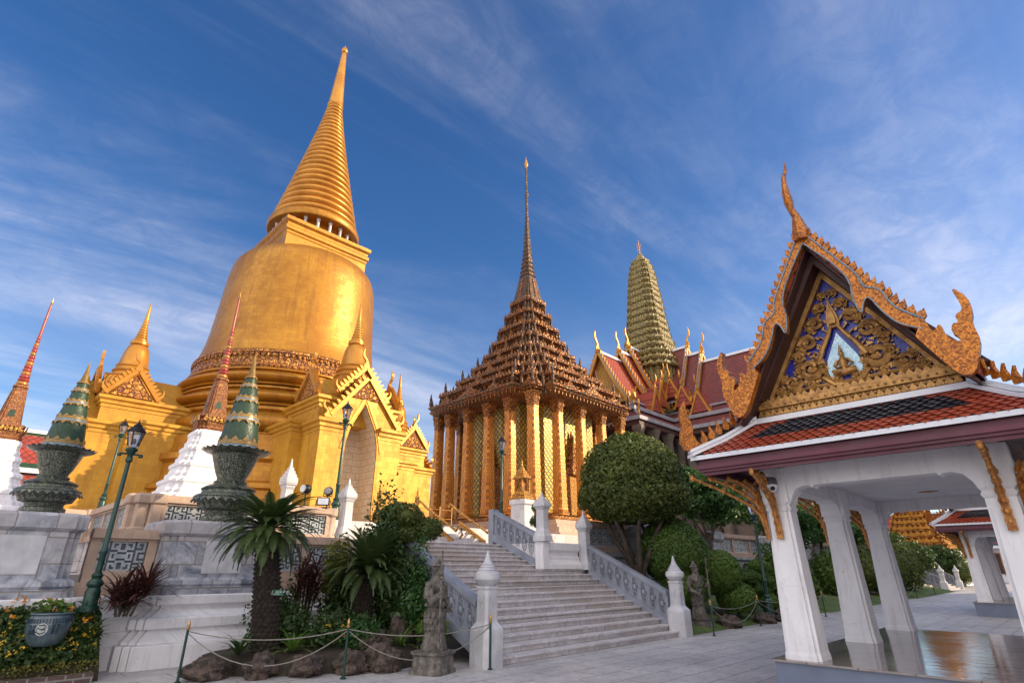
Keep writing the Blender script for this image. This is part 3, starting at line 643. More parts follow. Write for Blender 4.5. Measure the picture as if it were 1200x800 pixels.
while z < 33.3:
    h = .30+.28*(rad(z)/2.7); r = rad(z)
    p = [(r-.22*r/2.7-.05, z)] + [(r-.12-.08*r/2.7+(.10+.10*r/2.7)*math.sin(q*PI), z+h*(.08+.80*q)) for q in [i/6 for i in range(7)]] + [(r-.2*r/2.7-.07, z+h-.003)]
    m = MB(); m.lathe(zc(p), 64); m.build('spire_ring', m_goldring, T, 40); z += h
zt = z
m = MB(); m.lathe(zc([(.52,zt),(.58,zt+.12),(.5,zt+.3),(.52,zt+.5),(.40,zt+2.2),(.24,zt+4.6),(.18,zt+5.6)]), 32); m.build('spire_cone', m_goldring, T, 40)
m = MB(); m.lathe(zc([(.12,zt+5.602),(.12,zt+5.75),(.2,zt+5.8),(.26,zt+6.0),(.2,zt+6.2),(.08,zt+6.28),(.02,zt+6.6)]), 20); m.build('spire_ball', m_goldring, T, 40)

def trim(mb, a, b, y, w, th, n, tooth, up):
    """sloping gable trim from a to b in the (x, z) plane at depth y, with flame teeth on its outer side"""
    A = Vector((a[0], y, a[1])); B = Vector((b[0], y, b[1])); d = (B-A).normalized(); nrm = Vector((-d.z, 0, d.x))
    if nrm.z < 0: nrm = -nrm
    L = (B-A).length; mb.ext([(0,0),(L,0),(L,w),(0,w)], A, d, nrm, (0, th, 0))
    for k in range(n):
        q = (k+.5)/n*L; mb.ext([(-tooth*.42,0),(tooth*.42,0),(tooth*.30,tooth*.6),(-tooth*.1,tooth*1.2),(-tooth*.3,tooth*.55)], A+d*q+nrm*w, d, nrm, (0, th*.6, 0))
def rot_z(mb, ang):
    c, s = math.cos(ang), math.sin(ang); mb.v = [(x*c-y*s, x*s+y*c, z) for x, y, z in mb.v]; return mb
m_cream = blocks('cream_marble_lining', (.62,.50,.36), (.48,.37,.26), (.55,.42,.30), .5, .3, .5, 3., mortar=(.30,.22,.15))
def portico(ang):
    Z = GC.z
    def L(p): return [(a, b-Z) for a, b in p]
    b = MB()
    def blk(hw, y0, y1, prof):
        b.loft([[(-hw-o, y0-o, z-Z), (hw+o, y0-o, z-Z), (hw+o, y1, z-Z), (-hw-o, y1, z-Z)] for o, z in prof])
    cor = lambda z: [(0,z-.55),(.03,z-.54),(.03,z-.40),(.10,z-.36),(.10,z-.24),(.20,z-.16),(.20,z-.03),(.12,z)]
    blk(2.55, -7.6, -4.6, [(.25,Z+.002),(.25,3.5),(.12,3.7),(.0,3.9)]+cor(7.75))
    blk(1.95, -8.75, -4.6, [(0,7.62),(0,7.9)]+cor(8.75))
    for s in (-1, 1):      # jambs and side walls of the projecting front bay
        pr = [(.2,Z+.003),(.2,3.45),(.1,3.65),(0,3.85)]+cor(7.6)
        x0, x1 = (.80, 2.02)
        q = []
        for o, z in pr:
            aa, bb = s*x0, s*(x1+o); q.append([(aa, -9.3-o, z-Z), (bb, -9.3-o, z-Z), (bb, -7.45, z-Z), (aa, -7.45, z-Z)])
        b.loft(q)
    out = [(-1.72,7.6),(-1.62,7.75),(-1.2,8.35),(0,9.75),(1.2,8.35),(1.62,7.75),(1.72,7.6)]
    inn = [(-.801,6.3),(-.78,6.75),(-.62,7.4),(0,8.6),(.62,7.4),(.78,6.75),(.801,6.3)]
    for y0, y1 in ((-9.305, -7.5),):
        V = [(x, y0, z-Z) for x, z in out]+[(x, y0, z-Z) for x, z in inn]+[(x, y1, z-Z) for x, z in out]+[(x, y1, z-Z) for x, z in inn]; n = 7; Fc = []
        for i in range(6): Fc += [(i,i+1,n+i+1,n+i),(2*n+i,2*n+i+1,3*n+i+1,3*n+i),(i,i+1,2*n+i+1,2*n+i),(n+i,n+i+1,3*n+i+1,3*n+i)]
        Fc += [(0,n,3*n,2*n),(6,13,27,20)]; b.add(V, Fc)
    b.loft([[(-1.5, -8.65, z-Z), (1.5, -8.65, z-Z), (1.5, -5., z-Z), (-1.5, -5., z-Z)] for z in (8.752, 8.95)])
    # roof prisms behind the pediments
    for (u, hw, y0, y1, z0, z1) in (('y', 1.35, -8.75, -5, 8.96, 10.3),): b.ext([(-hw*.78,z0-Z),(hw*.78,z0-Z),(0,z1-Z)], (0,(y0+y1)/2,0), (1,0,0), (0,0,1), (0,y1-y0,0))
    b.ext([(-.85,8.76-Z),(.85,8.76-Z),(0,9.85-Z)], (0,-7.75,0), (0,1,0), (0,0,1), (4.0,0,0))
    body = rot_z(b, ang).build('portico', m_goldw, T)
    n_ = MB()   # marble lined niche
    n_.add([(x, y, z-Z) for y in (-9.24, -7.9) for x, z in [(-.802,Z+.004),(-.802,6.3),(-.782,6.75),(-.622,7.4),(0,8.602),(.622,7.4),(.782,6.75),(.802,6.3),(.802,Z+.004)]] , [(i, i+1, i+10, i+9) for i in range(8)]+[tuple(range(9, 18))])
    n_.v = [(x*.985, y, z-.02) for x, y, z in n_.v]
    rot_z(n_, ang).build('arch_niche', m_cream, body)
    def pediment(hw, z0, h, y, turn=0, nm='pediment'):
        p = MB(); p.ext([(-hw,z0-Z),(hw,z0-Z),(0,z0+h-Z)], (0,y,0), (1,0,0), (0,0,1), (0,.10,0)); rot_z(p, turn); o = rot_z(p, ang).build(nm, m_goldorn, body)
        p = MB()
        for s in (-1, 1): trim(p, (s*(hw+.15), z0-.05-Z), (0, z0+h+.08-Z), y-.06, .16, .22, 8, .2, 1)
        p.ext(sc(CHOFA, .9, 1.0), (0,y-.06,z0+h+.15-Z), (1,0,0), (0,0,1), (0,.12,0))
        for s in (-1, 1): p.ext(sc(CHOFA, -s*.7, .6), (s*(hw+.2),y-.06,z0-.05-Z), (1,0,0), (0,0,1), (0,.12,0))
        for s in (-1, 1): p.tube([(s*hw*.3, y-.08, z0+.25-Z), (s*hw*.55, y-.1, z0+.2-Z), (s*hw*.6, y-.1, z0+.42-Z), (s*hw*.35, y-.1, z0+.5-Z), (s*hw*.3, y-.1, z0+.35-Z)], .07, 5)
        rot_z(p, turn); rot_z(p, ang).build('gable_trim', m_goldring, o)
    pediment(1.05, 8.98, 1.25, -8.93)
    for s in (-1, 1):
        p = MB(); hw = .82; z0 = 8.80; h = 1.08; x = s*2.05
        p.ext([(-hw,z0-Z),(hw,z0-Z),(0,z0+h-Z)], (x,-7.75,0), (0,1,0), (0,0,1), (.10,0,0)); o = rot_z(p, ang).build('pediment', m_goldorn, body)
        p = MB()
        for q in (-1, 1): trim(p, (q*(hw+.15), z0-.05-Z), (0, z0+h+.08-Z), 0, .16, .22, 8, .2, 1)
        p.ext(sc(CHOFA, .9, 1.0), (0,0,z0+h+.15-Z), (1,0,0), (0,0,1), (0,.12,0))
        for q in (-1, 1): p.ext(sc(CHOFA, -q*.7, .6), (q*(hw+.2),0,z0-.05-Z), (1,0,0), (0,0,1), (0,.12,0))
        p.v = [(x+s*.06-yy*s, -7.75+xx, zz) for xx, yy, zz in p.v]
        rot_z(p, ang).build('gable_trim', m_goldring, o)
    p = MB(); p.ext([(-.80,8.78-Z),(.80,8.78-Z),(0,9.62-Z)], (0,-9.34,0), (1,0,0), (0,0,1), (0,.06,0)); rot_z(p, ang).build('tympanum', m_goldorn, body)
    p = MB()    # doubled trim round the pointed arch
    for s in (-1, 1): trim(p, (s*1.62, 7.72-Z), (0, 9.72-Z), -9.34, .16, .2, 9, .2, 1); trim(p, (s*.95, 6.4-Z), (s*.66, 7.5-Z), -9.31, .12, .05, 0, .2, 1); trim(p, (s*.68, 7.48-Z), (0, 8.78-Z), -9.31, .12, .05, 0, .2, 1)
    for s in (-1, 1): p.ext(sc(CHOFA, -s*.9, .75), (s*1.8,-9.34,7.62-Z), (1,0,0), (0,0,1), (0,.14,0))
    rot_z(p, ang).build('arch_trim', m_goldring, body)
    p = MB(); cc = (0, -7.72)
    p.rl(RED, L([(1.0,8.9),(1.0,9.7),(.9,10.0),(.85,10.05)]), cc)
    p.lathe(L([(.84,10.05),(.9,10.15),(.8,10.28),(.76,10.35),(.82,10.45),(.72,10.58),(.68,10.65),(.72,10.72),(.63,10.86),(.53,11.5),(.44,11.8),(.34,11.9),(.40,11.95),(.40,12.1),(.30,12.12)]), 24, cc)
    z = 12.12; r = .31
    while r > .11: p.lathe(L([(r*.85,z),(r,z+.05),(r,z+.1),(r*.82,z+.15)]), 18, cc); z += .15; r *= .87
    p.lathe(L([(r,z),(r*.95,z+.1),(.05,z+.75),(.03,z+.85)]), 12, cc); p.ball((*cc, z+.9-Z), .05, 8, 5)
    rot_z(p, ang).build('spirelet', m_goldring, body, 40)
for a in (0, -PI/2, PI/2): portico(a)
# ================================================================ the mondop: many columned gilded library with tiered spire roof
MC = Vector((32.9, 30.8, 2.982))
T = thing('mondop', MC, 'square golden library with tall columns and pyramidal tiered roof ending in a needle spire', 'temple')
def zm(p): return [(w, z-MC.z) for w, z in p]
m = MB(); m.rl(RED, zm([(7.9,2.984),(7.9,3.15),(7.7,3.25),(7.7,3.5),(7.35,3.52),(7.35,3.7),(7.15,3.8),(7.15,4.1),(6.8,4.12),(6.8,4.3),(6.6,4.4),(6.6,4.62)])); m.build('base_platform', m_pink, T)
m = MB(); m.rl(RED, zm([(6.35,4.622),(6.4,4.7),(6.3,4.78),(6.3,4.88),(6.2,4.9)])); m.build('gilt_plinth', m_goldorn, T)
m = MB(); m.rl(RED, zm([(4.6,4.902),(4.6,5.2),(4.45,5.3),(4.3,5.4),(4.3,13.3)])); wall = m.build('wall', m_wallgold, T)
m = MB(); m.rl(RED, zm([(4.62,4.91),(4.66,5.0),(4.62,5.19)])); m.build('wall_base', m_goldorn, wall)
cols = [(-5.4, o) for o in (-5.4,-3.1,-.8,1.6,3.9,5.4)] + [(o, -5.4) for o in (-2.7,0,2.7,5.4)] + [(5.4, o) for o in (-2.7,0,2.7,5.4)] + [(o, 5.4) for o in (-3,0,3)]
cm = MB(); cm.rl(RED, [(.50,0),(.50,.25),(.44,.32),(.46,.5),(.42,.6),(.41,1.0),(.33,7.3),(.35,7.34),(.35,7.42)])
cap = MB(); cap.rl(RED, [(.34,7.422),(.38,7.5),(.34,7.58),(.38,7.7),(.35,7.78),(.40,8.0),(.46,8.35),(.50,8.42),(.50,8.5)])
for k in range(4):
    a = k*PI/2
    for j in (-1, 0, 1): cap.ext(sc(FLAME, .22, .5), (math.cos(a)*.34-math.sin(a)*j*.22, math.sin(a)*.34+math.cos(a)*j*.22, 7.85), (-math.sin(a), math.cos(a), 0), (math.cos(a)*.25, math.sin(a)*.25, 1), (math.cos(a)*.06, math.sin(a)*.06, 0))
bs = MB(); bs.rl(RED, [(.5,-.02),(.5,.12),(.47,.2),(.52,.26),(.47,.31)])
co = cm.build('column', m_column, T); cp = cap.build('capital', m_goldorn, co); bb = bs.build('column_base', m_goldorn, co)
co.location = (cols[0][0], cols[0][1], 4.92-MC.z)
for x, y in cols[1:]:
    c = co.copy(); COL.objects.link(c); c.parent = T; c.location = (x, y, 4.92-MC.z)
    for q in (cp, bb): d = q.copy(); COL.objects.link(d); d.parent = c
# doorways with spired frames
for ang in (0, -PI/2):
    m = MB(); y = -4.36
    m.box(-1.05, -.62, y-.22, y, 1.95, 5.2); m.box(.62, 1.05, y-.22, y, 1.95, 5.2); m.box(-1.15, 1.15, y-.26, y, 5.2, 5.5)
    for k in range(5): w = 1.1-.2*k; m.ext(sc(GABLE, w*1.5, .95), (0, y-.15-.02*k, 5.45+.42*k), (1,0,0), (0,0,1), (0,.2,0))
    m.rl(RED, [(.2,7.4),(.12,7.9),(.04,8.6)], (0, y-.1)); rot_z(m, ang); o = m.build('door_frame', m_goldorn, T)
    m = MB(); m.box(-.6, .6, y-.06, y+.01, 1.95, 5.2); rot_z(m, ang); m.build('door', m_goldfine, o)
# eaves
m = MB(); m.rl(RED, zm([(4.9,13.30),(5.9,13.40),(6.5,13.52),(6.8,13.62),(6.85,13.72),(7.0,13.78),(7.05,13.95),(6.9,14.0),(6.2,14.1)])); ev = m.build('eave_cornice', m_copper, T)
m = MB()
peri = [Vector(p) for p in RED]
def along(w, step):
    out = []
    for i in range(len(peri)):
        a, b = peri[i]*w, peri[(i+1) % len(peri)]*w; L = (b-a).length; n = max(1, round(L/step))
        d = (b-a)/L; nrm = Vector((d.y, -d.x))
        for k in range(n): out.append((a+d*(k+.5)/n*L, d, nrm, L))
    return out
for p, d, nrm, L in along(6.85, .42):
    m.tube([(p.x, p.y, 13.66-MC.z), (p.x, p.y, 13.45-MC.z)], .012, 3); m.lathe([(.012,13.47-MC.z),(.03,13.43-MC.z),(.04,13.37-MC.z)], 6, (p.x, p.y)); m.ext([(-.025,.07),(.025,.07),(0,-.04)], (p.x, p.y, 13.27-MC.z), (d.x, d.y, 0), (0,0,1), (nrm.x*.02, nrm.y*.02, 0))
m.build('wind_bells', m_gring, ev, kind='stuff')
tiers = [(7.0,13.95),(6.05,15.0),(4.9,16.2),(3.85,17.45),(3.0,18.7),(2.4,20.0),(1.85,21.4),(1.4,22.8),(.95,24.2)]
for i in range(len(tiers)-1):
    w, z0 = tiers[i]; wn, z1 = tiers[i+1]; h = z1-z0; m = MB()
    p = [(w-.25,z0+.06),(w-.45,z0+.14),(max(w*.90,wn),z0+.2)]
    p += [(wn+.05,z0+h*.34),(wn-.28,z0+h*.38),(wn-.28,z0+h*.70),(wn+.08,z0+h*.73),(wn+.10,z0+h*.78),(wn+.3*h,z0+h*.86),(wn+.33*h,z0+h*.93),(wn+.22*h,z0+h)]
    m.rl(RED, zm(p)); body = m.build('roof_tier', m_copper, T)
    m = MB(); zb = z0+.04-MC.z
    def gb(x, y, ux, w_, h_, out):
        ux = Vector((*ux, 0)); out = Vector((*out, 0)); o = Vector((x, y, zb))
        m.ext(sc(GABLE, w_, h_), o, ux, (0,0,1), out*.14); m.ext(sc(GABLE, w_*.66, h_*.66), o+out*.10+Vector((0,0,h_*.04)), ux, (0,0,1), out*.08)
        m.ext(sc(FLAME, w_*.12, h_*.36), o+Vector((0,0,h_*1.02)), ux, (0,0,1), out*.05); m.build('gable_ornament', m_bronze, body); m.__init__()
    for k in range(4):
        a = k*PI/2; u = (math.cos(a), math.sin(a)); s = (-math.sin(a), math.cos(a)); D = w-.2
        for q, ww, hh in ((0, .34*w, h*.80), (-.40, .20*w, h*.52), (.40, .20*w, h*.52)):
            gb(u[0]*D+s[0]*q*w, u[1]*D+s[1]*q*w, s, ww, hh, u)
        for q in (-1, 1): gb(u[0]*D*.86+s[0]*q*.78*w, u[1]*D*.86+s[1]*q*.78*w, s, .14*w, h*.45, u)
    m = MB()
    for px, py in RED:
        for e in (1.,):
            x, y = px*(w-.12), py*(w-.12); hh = .75+.38*h*(1 if max(abs(px), abs(py)) > .99 else .7)
            m.rl(SQ, [(.05,zb),(.11,zb+hh*.2),(.07,zb+hh*.45),(.09,zb+hh*.55),(.015,zb+hh)], (x, y)); m.build('corner_finial', m_spire, body); m.__init__()
    m = MB(); m2 = MB()
    for p_, d, nrm, L in along(wn+.3*h, .34): m.ext(sc(FLAME, .26, .34), (p_.x, p_.y, z1-.08-MC.z), (d.x, d.y, 0), (0,0,1), (nrm.x*.06, nrm.y*.06, 0))
    for p_, d, nrm, L in along(wn+.04, .5): m2.ext(sc(FLAME, .30, .24), (p_.x, p_.y, z0+h*.66-MC.z), (d.x, d.y, 0), (nrm.x*.3, nrm.y*.3, -1), (nrm.x*.08, nrm.y*.08, 0))
    m.build('leaf_row', m_bronze, body); m2.build('hanging_leaf_row', m_bronze, body)
m = MB(); m.rl(RED, zm([(1.25,24.25),(1.2,24.5),(1.05,24.8),(.86,25.8),(.66,26.9),(.60,27.1)])); o = m.build('bell', m_spire, T)
m = MB()
for k in range(4):
    a = k*PI/2; m.ext([(-.16,0),(.16,0),(.09,2.2),(-.09,2.2)], (math.cos(a)*1.1, math.sin(a)*1.1, 24.6-MC.z), (-math.sin(a), math.cos(a), 0), (-math.cos(a)*.19, -math.sin(a)*.19, 1), (math.cos(a)*.12, math.sin(a)*.12, 0))
m.build('bell_ribs', m_copper, o)
z = 27.102; r = .66; k = 0
while z < 34:
    h = .48; m = MB(); m.rl(RED, zm([(r*.8,z),(r,z+h*.15),(r*.96,z+h*.3),(r*.74,z+h*.6),(r*.8,z+h*.997)])); m.build('spire_ring', m_spire, T); z += h; r *= .905
m = MB(); m.lathe(zm([(r,z),(.15,z+.4),(.13,36.6),(.21,36.75),(.21,36.95),(.12,37.1),(.09,40.0),(.13,40.1),(.08,40.25)]), 10); m.build('spire_needle', m_spire, T, 40)
m = MB(); m.lathe(zm([(.04,40.252),(.16,40.5),(.22,40.75),(.12,41.0),(.14,41.1),(.05,41.35),(.01,41.8)]), 10); m.build('spire_finial', m_goldring, T, 40)
# west stair of the mondop
Ms = thing('marble_staircase', (11.5, 15.2, 2.3), 'short marble steps with gilded curling rails just beyond the top of the grand stairs', 'staircase')
for i in range(5):
    m = MB(); m.box(10.0, 14.15, 14.6+.29*i, 16.05, 2.303+.135*i, 2.30+.135*(i+1)); m.build('step', m_step, Ms, off=Ms.location)
for x in (10.7, 11.9, 13.3):
    m = MB(); pts = [(14.30,2.5),(14.16,2.62),(14.22,2.80),(14.40,2.84),(14.5,2.74)]+[(14.62+.2*k, 2.82+.10*k) for k in range(9)]+[(16.4,3.75),(16.6,3.85),(16.7,3.75)]
    m.tube([(x, y, z) for y, z in pts], .042, 8); m.ext([(14.62,2.305),(16.0,2.305),(16.0,3.2),(14.62,2.5)], (x, 0, 0), (0,1,0), (0,0,1), (.09,0,0)); m.build('rail', m_goldfine, Ms, 40, off=Ms.location)
def gilt_fence(x0, x1, y0, y1, z, label):
    Fn = thing('gilt_railing', (x0, y0, z), label, 'railing'); a, b = Vector((x0,y0,z)), Vector((x1,y1,z)); n = 7
    for k in range(n):
        p = a.lerp(b, k/(n-1)); m = MB(); m.tube([p, p+Vector((0,0,.8))], .016, 6); m.ball(p+Vector((0,0,.83)), .03, 6, 4); m.build('post', m_brass, Fn, off=Fn.location)
    for h in (.1, .42, .76): m = MB(); m.tube([a+Vector((0,0,h)), b+Vector((0,0,h))], .012, 6); m.build('rail', m_goldfine, Fn, off=Fn.location)
gilt_fence(10.6, 14.2, 17.6, 17.6, 2.985, 'thin gilded railing above the short steps in front of the golden hall')
# guardian-like gilt pillars at the stair
for k, (y, lab) in enumerate(((12.0, 'slim gilded figure post above the short steps, nearer the columned hall'), (10.4, 'slim gilded figure post above the short steps, nearer the golden arch'))):
    Pp = thing('gilt_statue', (y, 16.9, 2.985), lab, 'statue'); Pp.scale = (.42,)*3
    m = MB(); m.rl(CH, [(.34,0),(.34,.9),(.26,1.0),(.26,1.15)]); m.build('plinth', m_goldorn, Pp)
    m = MB(); m.lathe([(.2,1.152),(.22,1.3),(.17,1.7),(.13,2.0),(.19,2.35),(.2,2.5),(.08,2.6),(.06,2.66),(.11,2.76),(.1,2.88),(.06,2.95),(.06,3.05),(.01,3.4)], 12)
    for s in (-1, 1): m.tube([(0,s*.18,2.48),(.0,s*.3,2.2),(-.12,s*.16,2.0)], [.06,.05,.04], 6)
    m.build('figure', m_goldfine, Pp, 40)
# little gilded shrine on white plinth
Sh = thing('gilded_shrine', (16.6, 16.0, 2.98), 'small gilded spired shrine on a white stone plinth, right of the slim green lamp', 'shrine')
m = MB(); m.rl(CH, [(.50,0),(.50,.12),(.44,.18),(.40,.22),(.38,1.0),(.44,1.06),(.44,1.2),(.40,1.24)]); m.build('plinth', m_whitem, Sh)
m = MB(); m.rl(RED, [(.42,1.242),(.42,1.32),(.34,1.36),(.36,1.44),(.27,1.5),(.25,1.58)]); m.build('base', m_goldfine, Sh)
for x in (-.2, .2):
    for y in (-.2, .2): m = MB(); m.rl(SQ, [(.035,1.582),(.03,2.06)], (x, y)); m.build('column', m_goldfine, Sh)
m = MB(); m.rl(SQ, [(.12,1.582),(.12,2.06)]); m.build('core', m_goldorn, Sh)
m = MB(); m.rl(RED, [(.3,2.062),(.36,2.1),(.3,2.14),(.3,2.2),(.22,2.22),(.24,2.3),(.16,2.33),(.17,2.4),(.11,2.43),(.1,2.5),(.05,2.6),(.02,2.85),(.004,2.95)]); m.build('spire_roof', m_goldfine, Sh)

# ================================================================ the pantheon with its prang
PC = Vector((54.6, 31, 2.3))
T = thing('pantheon', PC, 'red roofed cross shaped hall under a tall yellow green corncob tower', 'temple')
def zp(p): return [(w, z-PC.z) for w, z in p]
tw = MB(); tw.rl(RED2, zp([(4.0,13.9),(4.0,16.9),(4.2,17.0),(4.2,17.3),(3.8,17.5),(3.75,18.6)])); tw.build('tower_base', m_prang, T)
m = MB(); m.rl(RED2, zp([(3.6,18.602),(3.6,20.1),(3.9,20.2),(3.95,20.45),(3.35,20.6),(3.3,22.6)])); o = m.build('tower_storey', m_prang, T)
m = MB()
for k in range(4):
    a = k*PI/2
    for j in range(-2, 3): m.rl(SQ, zp([(.16,20.6),(.14,22.6)]), (math.cos(a)*3.38-math.sin(a)*j*.62, math.sin(a)*3.38+math.cos(a)*j*.62))
[m.rl(SQ, zp([(.15,20.6),(.13,22.6)]), (px*3.3, py*3.3)) for px, py in RED2]; m.build('pilasters', m_prang, o)
z = 22.602; i = 0
def pr(z):
    q = [(22.6,3.6),(24.0,3.1),(25.5,2.5),(27.5,2.08),(30,1.84),(33,1.60),(35.5,1.36),(37,1.15),(38.0,.86),(38.6,.58),(39.0,.3),(39.2,.1)]
    for (a, b), (c, d) in zip(q, q[1:]):
        if a <= z <= c: return b+(d-b)*(z-a)/(c-a)
    return .1
while z < 38.3:
    h = .95 if z < 33 else .8; w = pr(z); wn = pr(z+h); m = MB()
    m.rl(RED2, zp([(w*1.09,z),(w*1.11,z+.1),(w*1.0,z+.2),(w*.95,z+h*.45),(wn*.97,z+h*.8),(wn*1.08,z+h*.9),(wn*1.08,z+h*.998)])); o = m.build('tower_tier', m_prang, T)
    m = MB()
    for px, py in RED2: m.ext(sc(FLAME, .11*w+.05, h*.5), (px*w*1.1, py*w*1.1, z+.1-PC.z), (-py, px, 0) if abs(px)+abs(py) > 0 else (1,0,0), (0,0,1), (px*.12, py*.12, 0))
    for k in range(4):
        a = k*PI/2
        for j in (-.4, -.2, 0, .2, .4): m.ext(sc(FLAME, .17*w, h*.55), (math.cos(a)*w*1.06-math.sin(a)*j*w, math.sin(a)*w*1.06+math.cos(a)*j*w, z+.08-PC.z), (-math.sin(a), math.cos(a), 0), (0,0,1), (math.cos(a)*.14, math.sin(a)*.14, 0))
    m.build('tier_antefixes', m_prang, o); z += h; i += 1
m = MB(); m.rl(RED2, zp([(pr(z)*1.05,z),(pr(z)*.8,z+.3),(.25,z+.75),(.1,z+.9)])); m.build('tower_top', m_prang, T)
m = MB(); zz = z+.9; m.tube([(0,0,zz-.1-PC.z),(0,0,zz+2.1-PC.z)], [.07,.015], 6)
for k, h in ((0,.35),(1,.75),(2,1.1)):
    for j in range(4):
        a = j*PI/2+.4; m.tube([(0,0,zz+h-PC.z),(math.cos(a)*.22,math.sin(a)*.22,zz+h+.08-PC.z),(math.cos(a)*.26,math.sin(a)*.26,zz+h+.42-PC.z)], [.05,.045,.01], 5)
m.build('trident_finial', m_goldring, T)

def gable_roof(par, ang, d0, d1, zr, hw, ze, mt, tooth=True, tiles=True):
    """one tier of a steep gabled roof running out along +x from d0 to d1, turned by ang"""
    n = 6
    def prof(dz=0., dw=0.): return [((1-math.cos(k/n*PI/2)*0-1)*0 + (hw+dw)*(k/n), zr+dz-(zr-ze)*(1-(1-k/n)**1.18)) for k in range(n+1)]
    sec = prof(); secs = [(-x, z) for x, z in reversed(sec)] + sec[1:]; th = .18
    low = [(x, z-th) for x, z in reversed(secs)]
    m = MB(); m.ext([(x, z-PC.z) for x, z in secs+low], ((d0+d1-.25)/2,0,0), (0,1,0), (0,0,1), (d1-d0-.25,0,0)); body = rot_z(m, ang).build('roof', mt, par)
    up = lambda q, o: [(x, z+o-PC.z) for x, z in q]
    def strip(a, b, k0, k1, o, nm, mat):
        m = MB(); s = prof(); s = s[k0:k1+1]
        for sg in (-1, 1): m.ext([(sg*x, z+o-PC.z) for x, z in s]+[(sg*x, z+o-.05-PC.z) for x, z in reversed(s)], ((a+b)/2,0,0), (0,1,0), (0,0,1), (b-a,0,0))
        return rot_z(m, ang).build(nm, mat, body)
    strip(d1-.8, d1-.28, 0, 6, .045, 'tile_border', m_brown); strip(d0, d1-.8, 5, 6, .042, 'tile_border', m_brown)
    m = MB(); m.ext([(-.2,zr-.1-PC.z),(.2,zr-.1-PC.z),(.12,zr+.2-PC.z),(-.12,zr+.2-PC.z)], ((d0+d1-.3)/2,0,0), (0,1,0), (0,0,1), (d1-d0-.3,0,0)); rot_z(m, ang).build('ridge', m_ridge, body)
    for sg in (-1, 1): m = MB(); m.box(d0, d1-.2, *(sorted((sg*(hw-.05), sg*(hw+.08)))), ze-.16-PC.z, ze+.03-PC.z); rot_z(m, ang).build('eave_edge', m_verge, body)
    m = MB(); tri = [(-hw*.92, ze), (hw*.92, ze), (hw*.45, ze+(zr-ze)*.47), (0, zr-.25), (-hw*.45, ze+(zr-ze)*.47)]
    m.ext([(x, z-PC.z) for x, z in tri], (d1-.7,0,0), (0,1,0), (0,0,1), (.2,0,0)); g = rot_z(m, ang).build('pediment', m_goldfine, body)
    # verge boards
    m = MB(); w = MB()
    for sg in (-1, 1):
        s = prof(); o1 = [(sg*x, z+.24-PC.z) for x, z in s]; o2 = [(sg*x*.98, z-.28-PC.z) for x, z in reversed(s)]
        m.ext(o1+o2, (d1-.12,0,0), (0,1,0), (0,0,1), (.22,0,0))
        o3 = [(sg*x, z+.36-PC.z) for x, z in s]; o4 = [(sg*x, z+.245-PC.z) for x, z in reversed(s)]
        w.ext(o3+o4, (d1-.18,0,0), (0,1,0), (0,0,1), (.36,0,0))
        for k in range(1, 14):
            q = k/14*n; i = int(q); f = q-i; x = s[i][0]+(s[min(i+1,n)][0]-s[i][0])*f; z = s[i][1]+(s[min(i+1,n)][1]-s[i][1])*f
            m.ext([(-.1,-.1),(.12,-.1),(.16,.28),(0,.42),(-.06,.15)], (d1-.12, sg*x, z+.36-PC.z), (0,sg,0), (0,0,1), (.1,0,0))
        x, z = s[-1]; m.ext([(sg*a, b) for a, b in [(-.5,.1),(.1,-.3),(.6,-.25),(.85,.1),(.8,.6),(1.05,1.15),(.7,.8),(.5,.4),(.25,.35),(.2,.8),(-.05,.5)]], (d1-.12, sg*x, z-.1-PC.z), (0,1,0), (0,0,1), (.2,0,0))
    rot_z(m, ang).build('bargeboard', m_goldring, body); rot_z(w, ang).build('white_verge', m_verge, body)
    m = MB(); m.ext(sc(CHOFA, -1.5, 2.25), (d1-.1,0,zr+.1-PC.z), (1,0,0), (0,0,1), (0,.16,0)); m.rl(SQ, [(.22,zr-.1-PC.z),(.12,zr+.5-PC.z),(.03,zr+1.-PC.z)], (d1-.12,0)); rot_z(m, ang).build('chofa', m_goldring, body)
    return body
